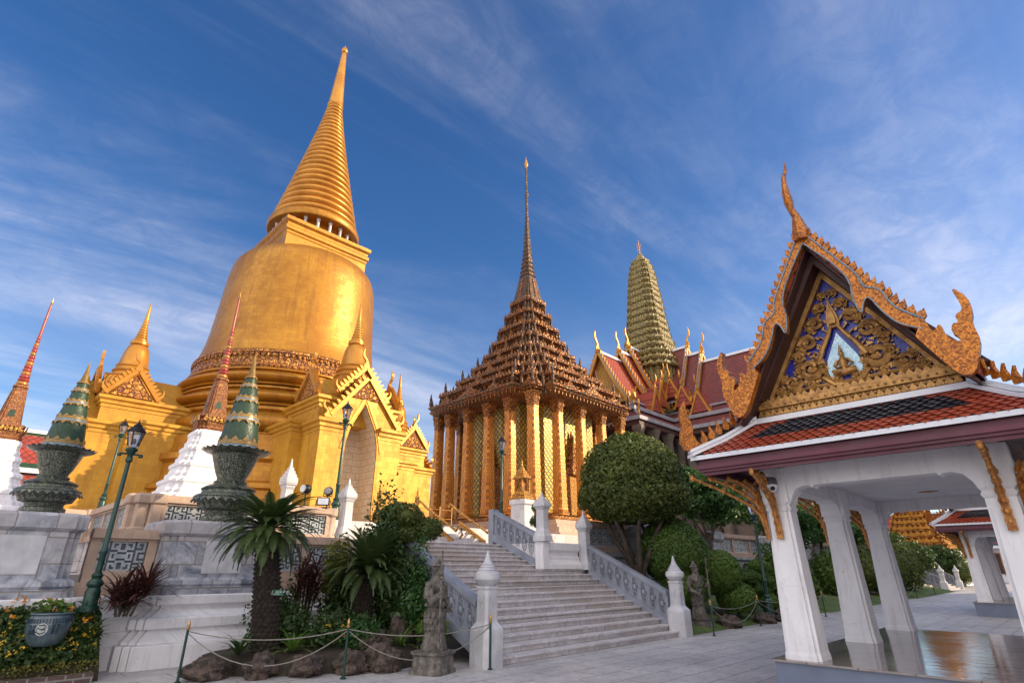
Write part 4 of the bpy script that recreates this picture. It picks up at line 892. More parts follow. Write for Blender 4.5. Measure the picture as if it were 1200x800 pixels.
def wing(ang, ends, mt):
    gable_roof(T, ang, 2.5, ends[0], 25.0, 3.3, 18.0, mt)
    gable_roof(T, ang, ends[0]-.6, ends[1], 23.9, 3.3, 17.4, mt)
    gable_roof(T, ang, ends[1]-.6, ends[2], 22.7, 3.2, 16.9, mt)
    e = ends[2]
    for hw0, z0, hw1, z1, d in ((3.0,16.75,4.2,15.85,.6), (4.0,15.55,5.3,14.5,1.6)):      # hipped skirt roofs
        m = MB(); m.loft([[(0,-hw1-.0,z1-PC.z),(e+d,-hw1,z1-PC.z),(e+d,hw1,z1-PC.z),(0,hw1,z1-PC.z)], [(0,-hw0,z0-PC.z),(e+d-1.3,-hw0,z0-PC.z),(e+d-1.3,hw0,z0-PC.z),(0,hw0,z0-PC.z)]]); b = rot_z(m, ang).build('skirt_roof', m_brown, T)
        m = MB(); o = .12
        for sg in (-1, 1): m.box(0, e+d+o, *(sorted((sg*(hw1-.05), sg*(hw1+o)))), z1-.3-PC.z, z1+.06-PC.z); m.box(0, e+d-1.25, *(sorted((sg*(hw0-.12), sg*(hw0+.1)))), z0-.05-PC.z, z0+.16-PC.z)
        m.box(e+d-.05, e+d+o, -hw1+.06, hw1-.06, z1-.3-PC.z, z1+.058-PC.z)
        for sg in (-1, 1): m.tube([(e+d, sg*hw1, z1+.08-PC.z), (e+d-1.3, sg*hw0, z0+.1-PC.z)], .13, 5)
        rot_z(m, ang).build('white_edge', m_verge, b)
        m = MB()
        for sg in (-1, 1): m.ext(sc(CHOFA, -1.3, 1.5), (e+d, sg*hw1, z1-PC.z), (Q2, sg*Q2, 0), (0,0,1), (-sg*Q2*.15, Q2*.15, 0))
        rot_z(m, ang).build('corner_naga', m_goldring, b)
        m = MB(); m.box(0, e+d-.1, -hw1+.1, hw1-.1, z1-.75-PC.z, z1-.31-PC.z); rot_z(m, ang).build('soffit', m_dkwood, b)
    m = MB(); m.box(0, e+.2, -3.9, 3.9, .02, 13.75-PC.z); w = rot_z(m, ang).build('wing_wall', m_darkcol, T)
    for i in range(int(e//2.6)):
        for sg in (-1, 1):
            m = MB(); x = e+1.0-2.6*i; m.rl(RED, zp([(.5,2.4),(.5,3.2),(.4,3.4),(.34,13.0),(.5,13.5),(.52,13.74)]), (x, sg*4.75)); rot_z(m, ang).build('column', m_darkcol, T)
    m = MB(); m.box(0, e+1.4, -5.2, 5.2, .01, .9); rot_z(m, ang).build('wing_plinth', m_whitem, T)
for ang, e in ((PI, 4.9), (-PI/2, 4.9)):      # little dormer gables with finials crowding the crossing
    for sg in (-1, 1):
        for d, lat, zr in ((3.9, 3.4, 20.6), (5.4, 3.9, 19.3), (7.2, 4.2, 18.3)):
            m = MB(); m.ext([(-1.0, zr-2.2-PC.z), (1.0, zr-2.2-PC.z), (0, zr-PC.z)], (d, sg*(lat-.9), 0), (1,0,0), (0,0,1), (0, 1.8, 0)); b = rot_z(m, ang).build('dormer_roof', m_roofx, T)
            m = MB()
            for q in (-1, 1): m.ext([(q*1.15, zr-2.4-PC.z), (q*.95, zr-2.4-PC.z), (0, zr-.2-PC.z), (0, zr+.15-PC.z)], (d, sg*lat, 0), (1,0,0), (0,0,1), (0, .16, 0)); m.ext(sc(CHOFA, -q*.7, .8), (d+q*1.1, sg*lat, zr-2.4-PC.z), (1,0,0), (0,0,1), (0,.12,0))
            m.ext(sc(CHOFA, .9, 1.7), (d, sg*lat, zr-PC.z), (0,-sg,0), (0,0,1), (.12,0,0)); rot_z(m, ang).build('bargeboard', m_goldring, b)
wing(PI, (4.9, 6.9, 10.9), m_roofx); wing(-PI/2, (4.9, 6.5, 15.5), m_roofy_shade)
# ================================================================ the open pavilion on the right
def pavilion(loc, label):
    T = thing('open_pavilion', loc, label, 'pavilion', 'white columned pavilions with red tiled roofs')
    m = MB(); m.box(-2.98, 2.98, -1.64, 1.62, 0, .448); m.build('plinth', m_plinth, T)
    m = MB(); m.box(-3.02, 3.02, -1.68, 1.66, .45, .475); m.build('floor', m_floor, T)
    zf = .476
    for x in (-2.68, 0, 2.68):
        for y in (-1.28, 1.28):
            fn = rect_red(x, y, .175, .175, .045, 1); m = MB(); m.ro(fn, [(.06,zf),(.055,zf+.06),(.045,zf+.1),(.0,2.1),(-.005,2.38)])
            o = m.build('column', m_white, T)
            m = MB(); m.ro(fn, [(.0,2.382),(.02,2.42),(.0,2.46),(.03,2.5)]); m.build('capital', m_white, o)
    # beams with scalloped brackets
    def scall(L0, L1, axis, c):
        pts = [(L0,3.0),(L0,2.50),(L0+.03,2.50),(L0+.06,2.58),(L0+.13,2.68),(L0+.24,2.72),(L0+.33,2.71),(L0+.36,2.68),(L0+.39,2.72),(L1-.39,2.72),(L1-.36,2.68),(L1-.33,2.71),(L1-.24,2.72),(L1-.13,2.68),(L1-.06,2.58),(L1-.03,2.50),(L1,2.50),(L1,3.0)]
        m = MB()
        if axis == 'y': m.ext(pts, (c,0,0), (0,1,0), (0,0,1), (.26,0,0))
        else: m.ext(pts, (0,c,0), (1,0,0), (0,0,1), (0,.26,0))
        m.build('scalloped_beam', m_white, T)
    for x in (-2.68, 2.68): scall(-1.11, 1.11, 'y', x)
    for y in (-1.28, 1.28):
        scall(-2.51, -.17, 'x', y); scall(.17, 2.51, 'x', y)
    m = MB()
    for y in (-1.28, 1.28): m.box(-2.86, 2.86, y-.128, y+.128, 2.99, 3.05)
    for x in (-2.68, 2.68): m.box(x-.128, x+.128, -1.15, 1.15, 2.99, 3.05)
    for x in (-2.68, 0, 2.68):
        for y in (-1.28, 1.28): m.box(x-.19, x+.19, y-.19, y+.19, 2.5, 2.988)
    m.build('beam_top', m_white, T)
    m = MB(); m.box(-2.55, 2.55, -1.15, 1.15, 2.93, 2.985); o = m.build('ceiling', m_white, T)
    for x in (-1.3, 1.3):
        m = MB()
        for k in range(8):
            a = k*PI/4; m.ext(sc(FLAME, .07, .13), (x+math.cos(a)*.03, math.sin(a)*.03, 2.925), (-math.sin(a), math.cos(a), 0), (math.cos(a), math.sin(a), 0), (0,0,.012))
        m.build('ceiling_star', m_carve, o)
    m = MB(); m.box(-3.55, 3.55, -2.0, 2.0, 3.055, 3.10); m.build('soffit', m_dkwood, T)
    X, Y = 3.66, 2.1
    m = MB()
    for z0, z1, o in ((2.90,2.945,-.10),(2.946,2.985,-.055),(2.986,3.045,-.02),(3.046,3.12,-.065)):
        for s in (-1, 1):
            a, b = sorted((s*(X+o-.06), s*(X+o))); m.box(a, b, -Y-o, Y+o, z0, z1)
            a, b = sorted((s*(Y+o-.06), s*(Y+o))); m.box(-X-o+.061, X+o-.061, a, b, z0, z1)
    m.build('fascia', m_purple, T)
    m = MB(); E = [(-X-.02,-Y-.02),(X+.02,-Y-.02),(X+.02,Y+.02),(-X-.02,Y+.02)]; I = [(-X+.05,-Y+.05),(X-.05,-Y+.05),(X-.05,Y-.05),(-X+.05,Y-.05)]
    m.loft([[(*p, 3.122) for p in E], [(*p, 3.185) for p in E], [(*p, 3.20) for p in I], [(*p, 3.13) for p in I]], False, False); m.build('white_eave_line', m_ridge, T)
    # tiled skirt roof, real lapped tiles
    x1, y1, zt, zb = 2.86, 1.36, 3.70, 3.175
    m = MB(); m.loft([[(-X,-Y,zb-.05),(X,-Y,zb-.05),(X,Y,zb-.05),(-X,Y,zb-.05)], [(-x1,-y1,zt-.05),(x1,-y1,zt-.05),(x1,y1,zt-.05),(-x1,y1,zt-.05)]]); sk = m.build('skirt_roof', m_tilegap, T)
    tr, tb = MB(), MB()
    def tiles(o, ud, wd, L0, L1, H, n):
        """o eave middle, ud along, wd up the slope"""
        o, ud, wd = Vector(o), Vector(ud), Vector(wd).normalized(); nn = ud.cross(wd).normalized()
        if nn.z < 0: nn = -nn
        rows = 11; rh = H/rows
        for r in range(rows+1):
            v = r*rh+.045; half = (L0+(L1-L0)*(v/H))/2-.05; tw_ = .125; k0 = int(half/tw_)
            for k in range(-k0-1, k0+2):
                u = (k+(.5 if r % 2 else 0))*tw_
                if abs(u) > half-.03: continue
                dark = .34 < (v/H) < .95 and abs(u) < half-.42-.25*abs(v/H-.6)
                c = o+ud*u+wd*v+nn*(.015+rnd.uniform(-.003, .003)); w2 = tw_*.47; l = rh*1.12
                q = [c-wd*l*.75+nn*.018, c+ud*w2+nn*.012, c+wd*l*.8-nn*.006, c-ud*w2+nn*.012]
                (tb if dark else tr).add(q+[p-nn*.012 for p in q], [(0,1,2,3),(0,4,5,1),(3,7,4,0),(1,5,6,2),(2,6,7,3)])
    dx, dz, dy = X-x1, zt-zb, Y-y1
    for s in (-1, 1):
        for args in (((s*X,0,zb), (0,1,0), (-s*dx,0,dz), 2*Y, 2*y1, math.hypot(dx,dz), 0), ((0,s*Y,zb), (1,0,0), (0,-s*dy,dz), 2*X, 2*x1, math.hypot(dy,dz), 0)):
            tr.__init__(); tb.__init__(); tiles(*args); tr.build('orange_tiles', m_tile, sk); tb.build('dark_tiles', m_tileb, sk)
    m = MB()
    for sx in (-1, 1):
        for sy in (-1, 1):
            A = Vector((sx*(X+.02), sy*(Y+.02), zb+.05)); B = Vector((sx*x1, sy*y1, zt+.06)); M_ = A.lerp(B, .5)-Vector((0,0,.03))
            for (w, h) in ((.11, .0), (.06, .06)):
                d = (B-A).normalized(); sd = Vector((-d.y, d.x, 0)).normalized()
                V = []
                for p in (A, M_, B): V += [p+sd*w+Vector((0,0,h-.05)), p+sd*w+Vector((0,0,h)), p-sd*w+Vector((0,0,h)), p-sd*w+Vector((0,0,h-.05))]
                m.add(V, [(0,1,2,3),(11,10,9,8)]+[(4*i+j, 4*i+(j+1) % 4, 4*i+4+(j+1) % 4, 4*i+4+j) for i in (0, 1) for j in range(4)])
    m.loft([[(-x1-.1,-y1-.1,zt-.02),(x1+.1,-y1-.1,zt-.02),(x1+.1,y1+.1,zt-.02),(-x1-.1,y1+.1,zt-.02)], [(-x1-.1,-y1-.1,zt+.06),(x1+.1,-y1-.1,zt+.06),(x1+.1,y1+.1,zt+.06),(-x1-.1,y1+.1,zt+.06)]])
    m.build('white_hip_ridge', m_ridge, sk)
    for sx in (-1, 1):
        for sy in (-1, 1):   # naga tails on the hips
            A = Vector((sx*X, sy*Y, zb+.08)); d = Vector((sx*(X-x1), sy*(Y-y1), 0)).normalized(); up = Vector((0,0,1)); th = Vector((-d.y, d.x, 0))*.07
            m = MB(); m.ext([(-.24,.0),(-.06,.0),(.10,.03),(.16,.14),(.14,.30),(.10,.42),(.13,.55),(.10,.70),(.02,.82),(.01,.66),(-.02,.52),(-.06,.42),(-.05,.27),(-.12,.14),(-.24,.12)], A, d, up, th)
            for k in range(1, 7):
                p = A-d*(.10+k*.125)+up*(.06+k*.075); m.ext(sc([(-.4,0),(-.5,.4),(-.2,.75),(.25,1.1),(.2,.7),(.45,.35),(.4,0)], .10, .19), p, d, up, th*.6)
            m.build('hip_naga', m_orange, T)
    # upper gabled roof
    zr, ze, hw = 6.36, 3.84, 1.50
    sl = [(hw*(k/8), zr-(zr-ze)*(1-(1-k/8)**1.08)) for k in range(9)]
    secs = [(-a, z) for a, z in reversed(sl)]+sl[1:]
    m = MB(); m.ext(secs+[(a, z-.14) for a, z in reversed(secs)], (0,0,0), (0,1,0), (0,0,1), (6.48,0,0)); up = m.build('upper_roof', m_roofx, T)
    m = MB(); m.ext([(-.07,zr-.06),(.07,zr-.06),(.05,zr+.12),(-.05,zr+.12)], (0,0,0), (0,1,0), (0,0,1), (6.3,0,0)); m.build('ridge', m_ridge, up)
    m = MB(); m.ext([(a*.97, z-.145) for a, z in secs]+[(a*.97, z-.20) for a, z in reversed(secs)], (0,0,0), (0,1,0), (0,0,1), (6.47,0,0)); m.build('roof_lining', m_dkwood, up)
    m = MB(); m.box(-2.7, 2.7, -1.34, 1.34, zt+.07, 3.99); m.build('upper_wall', m_dkwood, T)
    for s in (-1, 1):
        def ex(mb, poly, x, th): return mb.ext([(s_*1, z) for s_, z in poly], (s*x, 0, 0), (0, 1, 0), (0, 0, 1), (th, 0, 0))
        # carved cornice under the gable
        m = MB()
        for z0, z1, o in ((3.765,3.80,.06),(3.801,3.86,.0),(3.861,3.90,.04),(3.901,3.98,.10),(3.981,4.03,.07)):
            a, b = sorted((s*2.6, s*(2.80+o))); m.box(a, b, -1.24-o, 1.24+o, z0, z1)
        ci = m.build('gable_cornice', m_carve, T)
        m = MB(); m2 = MB()
        for k in range(27):
            y = -1.24+k*2.48/26; ex(m, [(y+p[0], 3.79+p[1]) for p in sc(FLAME, .085, .10)], 2.86, .05)
            ex(m2, [(y+p[0], 4.03+p[1]) for p in sc(FLAME, .075, .075)], 2.80, .05)
            m.ball((s*2.83, y, 3.86), .022, 6, 4); m.ball((s*2.905, y, 3.94), .02, 6, 4)
        m.build('leaf_border', m_carve, ci); m2.build('leaf_border', m_carve, ci)
        # gable board
        m = MB(); ex(m, [(-1.2,4.0),(1.2,4.0),(0,5.98)], 2.62, .05); gb = m.build('gable_board', m_blue, T)
        m = MB()
        for q in (-1, 1): ex(m, [(q*1.23,4.03),(q*1.10,4.03),(0,5.84),(0,6.04)], 2.70, .08)
        ex(m, [(-1.0,4.032),(1.0,4.032),(.97,4.07),(-.97,4.07)], 2.69, .06); m.build('gilt_frame', m_carve, gb)
        m = MB()
        for q in (-1, 1): ex(m, [(q*1.62,3.93),(q*1.16,4.03),(0,5.98),(0,6.16)], 2.88, .3)
        m.build('inner_soffit', m_dkwood, gb)
        # scroll carving
        m = MB(); xs = 2.66
        def P(y, z, o=0.): return (s*(xs+o), y*1.13, 4.07+(z-4.07)*1.07)
        def vol(y, z, r, turns=1.6, sg=1, ph=0., w=.032):
            pts = [(y+sg*rr*math.cos(t+ph), z+rr*math.sin(t+ph)) for t, rr in [(turns*2*PI*i/26, r*(1-i/26*.86)) for i in range(27)]]
            m.tube([P(a, b, .02+.03*i/26) for i, (a, b) in enumerate(pts)], [w*(1.05-.55*i/26) for i in range(27)], 6)
            m.ball(P(y, z, .05), r*.2, 7, 5)
            for k in range(7):
                t = ph+k*PI/3.2; ux = (-sg*math.sin(t), math.cos(t)); o = (y+sg*r*1.0*math.cos(t), z+r*math.sin(t))
                m.ext(sc(FLAME, r*.42, r*.55), P(o[0], o[1], .01), (0, -math.sin(t)*sg, math.cos(t)), (0, sg*math.cos(t)*.8+ -sg*math.sin(t)*.5, math.sin(t)*.8+math.cos(t)*.5), (.035, 0, 0))
        for q in (-1, 1):
            for (y, z, r, ph) in ((.40,4.42,.150,2.2),(.66,4.27,.105,2.4),(.84,4.185,.06,2.2),(.37,4.80,.115,-1.2),(.22,5.06,.095,-1.0),(.125,5.28,.07,-1.),(.06,5.47,.05,-1.),(.52,4.62,.07,.5),(.19,4.18,.075,2.6),(.42,4.19,.065,2.6),(.60,4.13,.04,2.4),(.54,4.44,.06,1.2),(.30,5.0,.05,.4),(.47,4.74,.05,.3),(.76,4.33,.05,1.),(.27,4.33,.05,1.8),(.12,4.19,.05,2.)): vol(q*y, z, r*1.12, 1.6, q, ph, .05*r/.15+.012)
            m.tube([P(0,4.14,.02),P(q*.22,4.13,.03),P(q*.45,4.15,.03),P(q*.75,4.12,.03),P(q*.95,4.10,.01)], [.03,.035,.03,.025,.01], 6)
            m.tube([P(0,4.10,.03),P(q*.15,4.12,.04),P(q*.27,4.25,.05),P(q*.29,4.45,.05),P(q*.20,4.66,.05),P(q*.10,4.83,.05),P(0,5.05,.05)], [.04,.045,.045,.045,.04,.035,.02], 7)
            for k in range(6): t = k/5; m.ext(sc(FLAME, .08, .11), P(q*(.30-.26*t), 4.5+.5*t, .02), (0, -.6, -q*.8), (0, q*.8, .6), (.05, 0, 0))
        ex(m, [(p[0], 5.0+p[1]) for p in sc(FLAME, .16, .5)], 2.68, .08); ex(m, [(p[0], 5.05+p[1]) for p in sc(FLAME, .09, .36)], 2.74, .06)
        m.build('scroll_carving', m_carve, gb, 50)
        m = MB(); ex(m, [(-.2,4.24),(.2,4.24),(.24,4.36),(.2,4.52),(.1,4.72),(0,4.92),(-.1,4.72),(-.2,4.52),(-.24,4.36)], 2.66, .03); ni = m.build('niche_panel', m_pale, gb)
        m = MB(); c = lambda y, z, o=0.: (s*(2.70+o), y, z)     # small seated figure carved in relief
        m.tube([c(-.15,4.29),c(0,4.27,.03),c(.15,4.29)], [.035,.05,.035], 7); m.tube([c(0,4.27),c(0,4.36),c(0,4.45),c(0,4.5),c(0,4.53)], [.07,.055,.065,.045,.022], 8); m.ball(c(0,4.565,.01), (.035,.035,.042), 8, 6); m.tube([c(0,4.59,.01),c(0,4.65,.01),c(0,4.72)], [.032,.018,.003], 7)
        for q in (-1, 1): m.tube([c(q*.06,4.48),c(q*.12,4.40,.01),c(q*.08,4.34,.04),c(q*.02,4.36,.06)], [.022,.02,.018,.016], 6); m.tube([c(q*.03,4.29,.03),c(q*.14,4.30,.06),c(q*.05,4.265,.08)], [.035,.032,.02], 6)
        m.build('carved_figure', m_carve, ni, 60)
        # barge boards, serpentine, with flame teeth and naga ends
        def chai(P, n=2):
            for _ in range(n):
                Q = [P[0]]
                for u, v in zip(P, P[1:]): Q += [(u[0]*.75+v[0]*.25, u[1]*.75+v[1]*.25), (u[0]*.25+v[0]*.75, u[1]*.25+v[1]*.75)]
                P = Q+[P[-1]]
            return P
        Ub = chai([(0,6.38),(-.07,6.33),(-.46,5.63),(-.58,5.42),(-.60,5.20),(-.78,5.14),(-.86,4.82),(-1.08,4.60),(-1.14,4.56)])
        Lb = chai([(-1.10,4.42),(-.86,4.57),(-.72,4.82),(-.64,5.06),(-.56,5.02),(-.50,4.80),(-.44,5.12),(-.47,5.34),(-.37,5.64),(0,6.21)])
        NB = chai([(-1.0,4.34),(-1.08,4.50),(-1.12,4.62),(-1.15,4.49),(-1.19,4.33),(-1.28,4.46),(-1.30,4.24),(-1.42,4.14),(-1.41,4.22),(-1.36,4.29),(-1.39,4.40),(-1.46,4.39),(-1.44,4.50),(-1.53,4.53),(-1.53,4.65),(-1.49,4.88),(-1.62,4.69),(-1.62,4.50),(-1.575,4.36),(-1.60,4.14),(-1.55,3.97),(-1.45,3.72),(-1.30,3.75),(-1.16,4.02)], 1)
        for q in (-1, 1):
            m = MB(); ex(m, [(-q*a, z) for a, z in Ub+Lb], 3.30, .11); bb = m.build('bargeboard', m_orange, up)
            m = MB(); ex(m, [(-q*a, z) for a, z in NB], 3.30, .13)
            for (a, z) in ((-1.5,4.2),(-1.4,3.95)): m.ball((s*3.30, -q*a, z), .05, 7, 5)
            m.build('naga_finial', m_orange, bb)
            m = MB(); n = 17; cum = [0.]
            for u, v in zip(Ub, Ub[1:]): cum.append(cum[-1]+math.hypot(v[0]-u[0], v[1]-u[1]))
            for k in range(n):
                t = (k+.55)/n*cum[-1]; i = max(j for j in range(len(cum)-1) if cum[j] <= t); f = (t-cum[i])/max(1e-6, cum[i+1]-cum[i]); y = Ub[i][0]+(Ub[i+1][0]-Ub[i][0])*f; z = Ub[i][1]+(Ub[i+1][1]-Ub[i][1])*f
                nx, nz = -.866, .50       # leaning outwards from the straight slope
                along_ = (y*nx+(z-6.36)*nz); hgt = .125-along_; hgt = max(.11, hgt)
                dx_, dz_ = -.50, -.866
                poly = [(-.055,-.03),(-.06,hgt*.5),(-.045,hgt*.8),(-.055,hgt*1.12),(-.01,hgt*.92),(.035,hgt*.72),(.05,hgt*.4),(.05,-.03)]
                ex(m, [(-q*(y+p*dx_+r*nx), z+p*dz_+r*nz) for p, r in poly], 3.31, .06)
            m.build('flame_teeth', m_orange, bb)
            m = MB(); pts = [(-q*a, z) for a, z in Ub]
            m.tube([(s*3.362, a, z) for a, z in pts], .012, 5); pts = [(-q*a, z) for a, z in Lb]; m.tube([(s*3.362, a, z) for a, z in pts], .010, 5); m.build('blue_line', m_cerblue, bb)
        m = MB(); ch = [(.15,6.30),(.16,6.43),(.08,6.69),(.09,6.90),(.13,7.32),(.05,7.61),(.02,7.50),(.02,7.31),(-.01,6.98),(-.04,6.77),(-.10,6.56),(-.10,6.30)]
        # the slender horn sways along the ridge line as well
        rings = []
        for z, w, ox in ((6.26,.21,0),(6.40,.22,0),(6.55,.16,.03),(6.70,.10,.06),(6.84,.085,.09),(6.96,.115,.14),(7.08,.105,.16),(7.3,.07,.14),(7.48,.055,.08),(7.64,.04,.02),(7.84,.008,-.03)):
            rings.append([(s*(3.28+ox+w*.9*math.cos(k*PI/4)), .6*w*math.sin(k*PI/4)+ (.04 if 6.7 < z < 7.5 else .0), z) for k in range(8)])
        m.loft(rings); m.build('chofa', m_orange, up, 40)
    # gilded eave brackets
    def bracket(x, y, dx, dy, L=.62, base=2.0, top=2.9, n=2):
        d = Vector((dx, dy, 0)); L *= d.length; d.normalize(); sd = Vector((-d.y, d.x, 0)); o = Vector((x, y, 0)); U = Vector((0,0,1)); m = MB()
        m.ext([(-.045,0),(.045,0),(.035,.5),(-.035,.5)], o+d*.02+U*base, sd, (U+d*.05).normalized(), d*.03)
        for k in range(3):
            f = 1-.27*k; lift = .10*k
            q = [(.02,base+.05+lift),(.05*f,base+.28+lift),(.13*f,base+.42+lift*.8),(.30*f,base+.54+lift*.7),(.55*f,base+.66+lift*.6),(.80*f,base+.80+lift*.3),(.96*f,top-.06),(1.0*f,top),(1.04*f,top+.0)]
            q = [(q[0])]+[((u[0]+v[0])/2, (u[1]+v[1])/2) for u, v in zip(q, q[1:])]+[q[-1]]
            m.tube([o+d*(a*L)+U*z for a, z in q], [.026,.032,.030,.026,.023,.022,.023,.026,.034,.03], 8); m.ball(o+d*(1.02*f*L)+U*(top-.03), (.04,.04,.05), 8, 5)
            for j in range(9):
                t = .6+j*.8; i = int(t); a = q[i][0]+(q[i+1][0]-q[i][0])*(t-i); z = q[i][1]+(q[i+1][1]-q[i][1])*(t-i)
                m.ball(o+d*(a*L)+U*z, (.030,.030,.036), 7, 5)
                if j in (2, 5): m.ext(sc(FLAME, .05, .10), o+d*(a*L)+U*(z+.01), d, (U*.9-d*.5), sd*.025)
        for j in range(6): m.ext(sc(FLAME, .09, .15), o+d*(.02+.012*j)+U*(base+.08+.11*j), sd, (U+d*.2).normalized(), d*.03); m.ball(o+d*(.03+.02*j)+U*(base+.1+.11*j), (.03,.03,.04), 7, 5)
        m.build('eave_bracket', m_bracket, T, 50)
    for sx in (-1, 1):
        for sy in (-1, 1):
            x, y = sx*2.68, sy*1.28
            bracket(x+sx*.20, y, sx, 0, .66); bracket(x, y+sy*.20, 0, sy, .55); bracket(x+sx*.17, y+sy*.17, sx, sy, .72, n=2)
    for sy in (-1, 1): bracket(0, sy*1.48, 0, sy, .55)
    return T
pv = pavilion((11.5, 1.83, 0), 'white columned open pavilion with orange naga gable, large at the right edge')
bpy.context.view_layer.update()
copy_tree(pv, None, (30.7, 1.95, 0), label='farther open pavilion seen between the white columns of the nearer one')
Cc = thing('security_camera', (8.52, 3.08, 2.86), 'white dome security camera under the pavilion eave at its left corner column', 'camera')
m = MB(); m.box(-.05, .22, -.03, .03, .0, .04); m.build('bracket', m_white, Cc)
m = MB(); m.lathe([(.03,.0),(.075,-.01),(.085,-.04),(.085,-.10),(.08,-.11)], 16); m.build('housing', m_balus2, Cc, 40)
m = MB(); m.lathe([(.08,-.112),(.082,-.14),(.06,-.19),(.03,-.215),(.0,-.22)], 16); d = m.build('dome', m_white, Cc, 50)
m = MB(); m.ball((-.05,-.03,-.165), .035, 10, 6); m.build('lens', m_black, d, 60)

# ================================================================ street lamps
def lamp_proto(loc, h, label):
    T = thing('street_lamp', loc, label, 'lamp', 'green lantern posts on the terraces')
    m = MB(); m.lathe([(.15,0),(.15,.06),(.11,.1),(.115,.3),(.09,.36),(.12,.40),(.12,.44),(.07,.5),(.09,.55),(.05,.6)], 16); m.build('base', m_lampgreen, T, 40)
    m = MB(); m.lathe([(.05,.601),(.052,.9),(.06,.92),(.06,.95),(.046,.97),(.036,h-.75),(.06,h-.73),(.06,h-.68),(.045,h-.66),(.05,h-.6),(.1,h-.54),(.1,h-.5),(.06,h-.48)], 14); m.build('pole', m_lampgreen, T, 40)
    m = MB(); m.lathe([(.06,h-.478),(.085,h-.44),(.13,h-.22),(.135,h-.2)], 12); la = m.build('lantern_glass', m_glass, T, 40)
    m = MB()
    for k in range(6): a = k*PI/3; m.tube([(.088*math.cos(a),.088*math.sin(a),h-.45),(.138*math.cos(a),.138*math.sin(a),h-.2)], .008, 4)
    m.ball((0,0,h-.36), (.03,.03,.06), 8, 6); m.build('glazing_bars', m_black, la)
    m = MB(); m.lathe([(.15,h-.2),(.16,h-.18),(.12,h-.12),(.07,h-.08),(.075,h-.06),(.03,h-.03),(.02,h+.01),(.004,h+.06)], 12); m.build('lantern_cap', m_black, T, 40)
    return T
l0 = lamp_proto((2.10, 12.15, .95), 3.22, 'nearest dark green lantern post, tilted looking, between the two marble pedestals')
bpy.context.view_layer.update()
m = MB(); m.tube([(-.17,0,2.62),(.17,0,2.62)], .018, 6); m.ball((-.17,0,2.6), .04, 8, 5); m.ball((.17,0,2.6), .04, 8, 5); m.build('crossbar', m_lampgreen, l0)
for loc, s, lab in (((3.2, 20.72, 3.2), .86, 'green lantern post standing on the far corner of the upper parapet at left'), ((8.55, 16.4, 2.98), 1.18, 'green lantern post in front of the golden arch of the big stupa'), ((13.0, 13.5, 2.75), .97, 'slim green lantern post above the stair rail before the columned golden hall'), ((20.2, 8.1, .1), 1.2, 'green lantern post half hidden behind the near white pavilion column')):
    copy_tree(l0, None, loc, scale=s, label=lab)
pl = MB(); pl.rl(CH, [(.22,2.302),(.22,2.7),(.18,2.748)], (13.0, 13.5)); tag(pl.build('lamp_plinth', m_whitem), 'small stone block under the slim green lamp behind the stair rail', 'plinth')

# spotlights on the upper parapet
def spot(loc, az, label, flood=False):
    T = thing('spotlight', loc, label, 'spotlight', None, az)
    if flood:
        m = MB(); m.cbox((0,0,.16), (.12,.34,.22)); m.build('housing', m_black, T); m = MB(); m.cbox((-.063,0,.16), (.006,.28,.17)); m.build('lens', m_chrome, T)
        m = MB(); m.box(-.03,.03,-.2,-.18,0,.2); m.box(-.03,.03,.18,.2,0,.2); m.box(-.03,.03,-.2,.2,-.01,.012); m.build('bracket', m_black, T)
    else:
        m = MB(); m.tube([(0,0,0),(0,0,.34)], .02, 6); m.tube([(0,-.12,.34),(0,-.12,.5)], .012, 5); m.tube([(0,.12,.34),(0,.12,.5)], .012, 5); m.tube([(0,-.12,.34),(0,.12,.34)], .015, 5); m.build('bracket', m_black, T)
        m = MB(); m.ball((.02,0,.48), (.14,.13,.13), 14, 8); h = m.build('housing', m_black, T, 60)
        m = MB(); m.tube([(-.11,0,.48),(-.14,0,.48)], .10, 14); m.build('lens', m_chrome, h)
spot((6.95, 15.15, 3.2), R(20), 'round black spotlight on the parapet, left of the pair')
spot((7.62, 15.15, 3.2), R(50), 'round black spotlight on the parapet beside the green lamp, right of the pair')
spot((7.42, 14.98, 3.2), R(60), 'rectangular black floodlight lying on the parapet below the round spotlights', True)

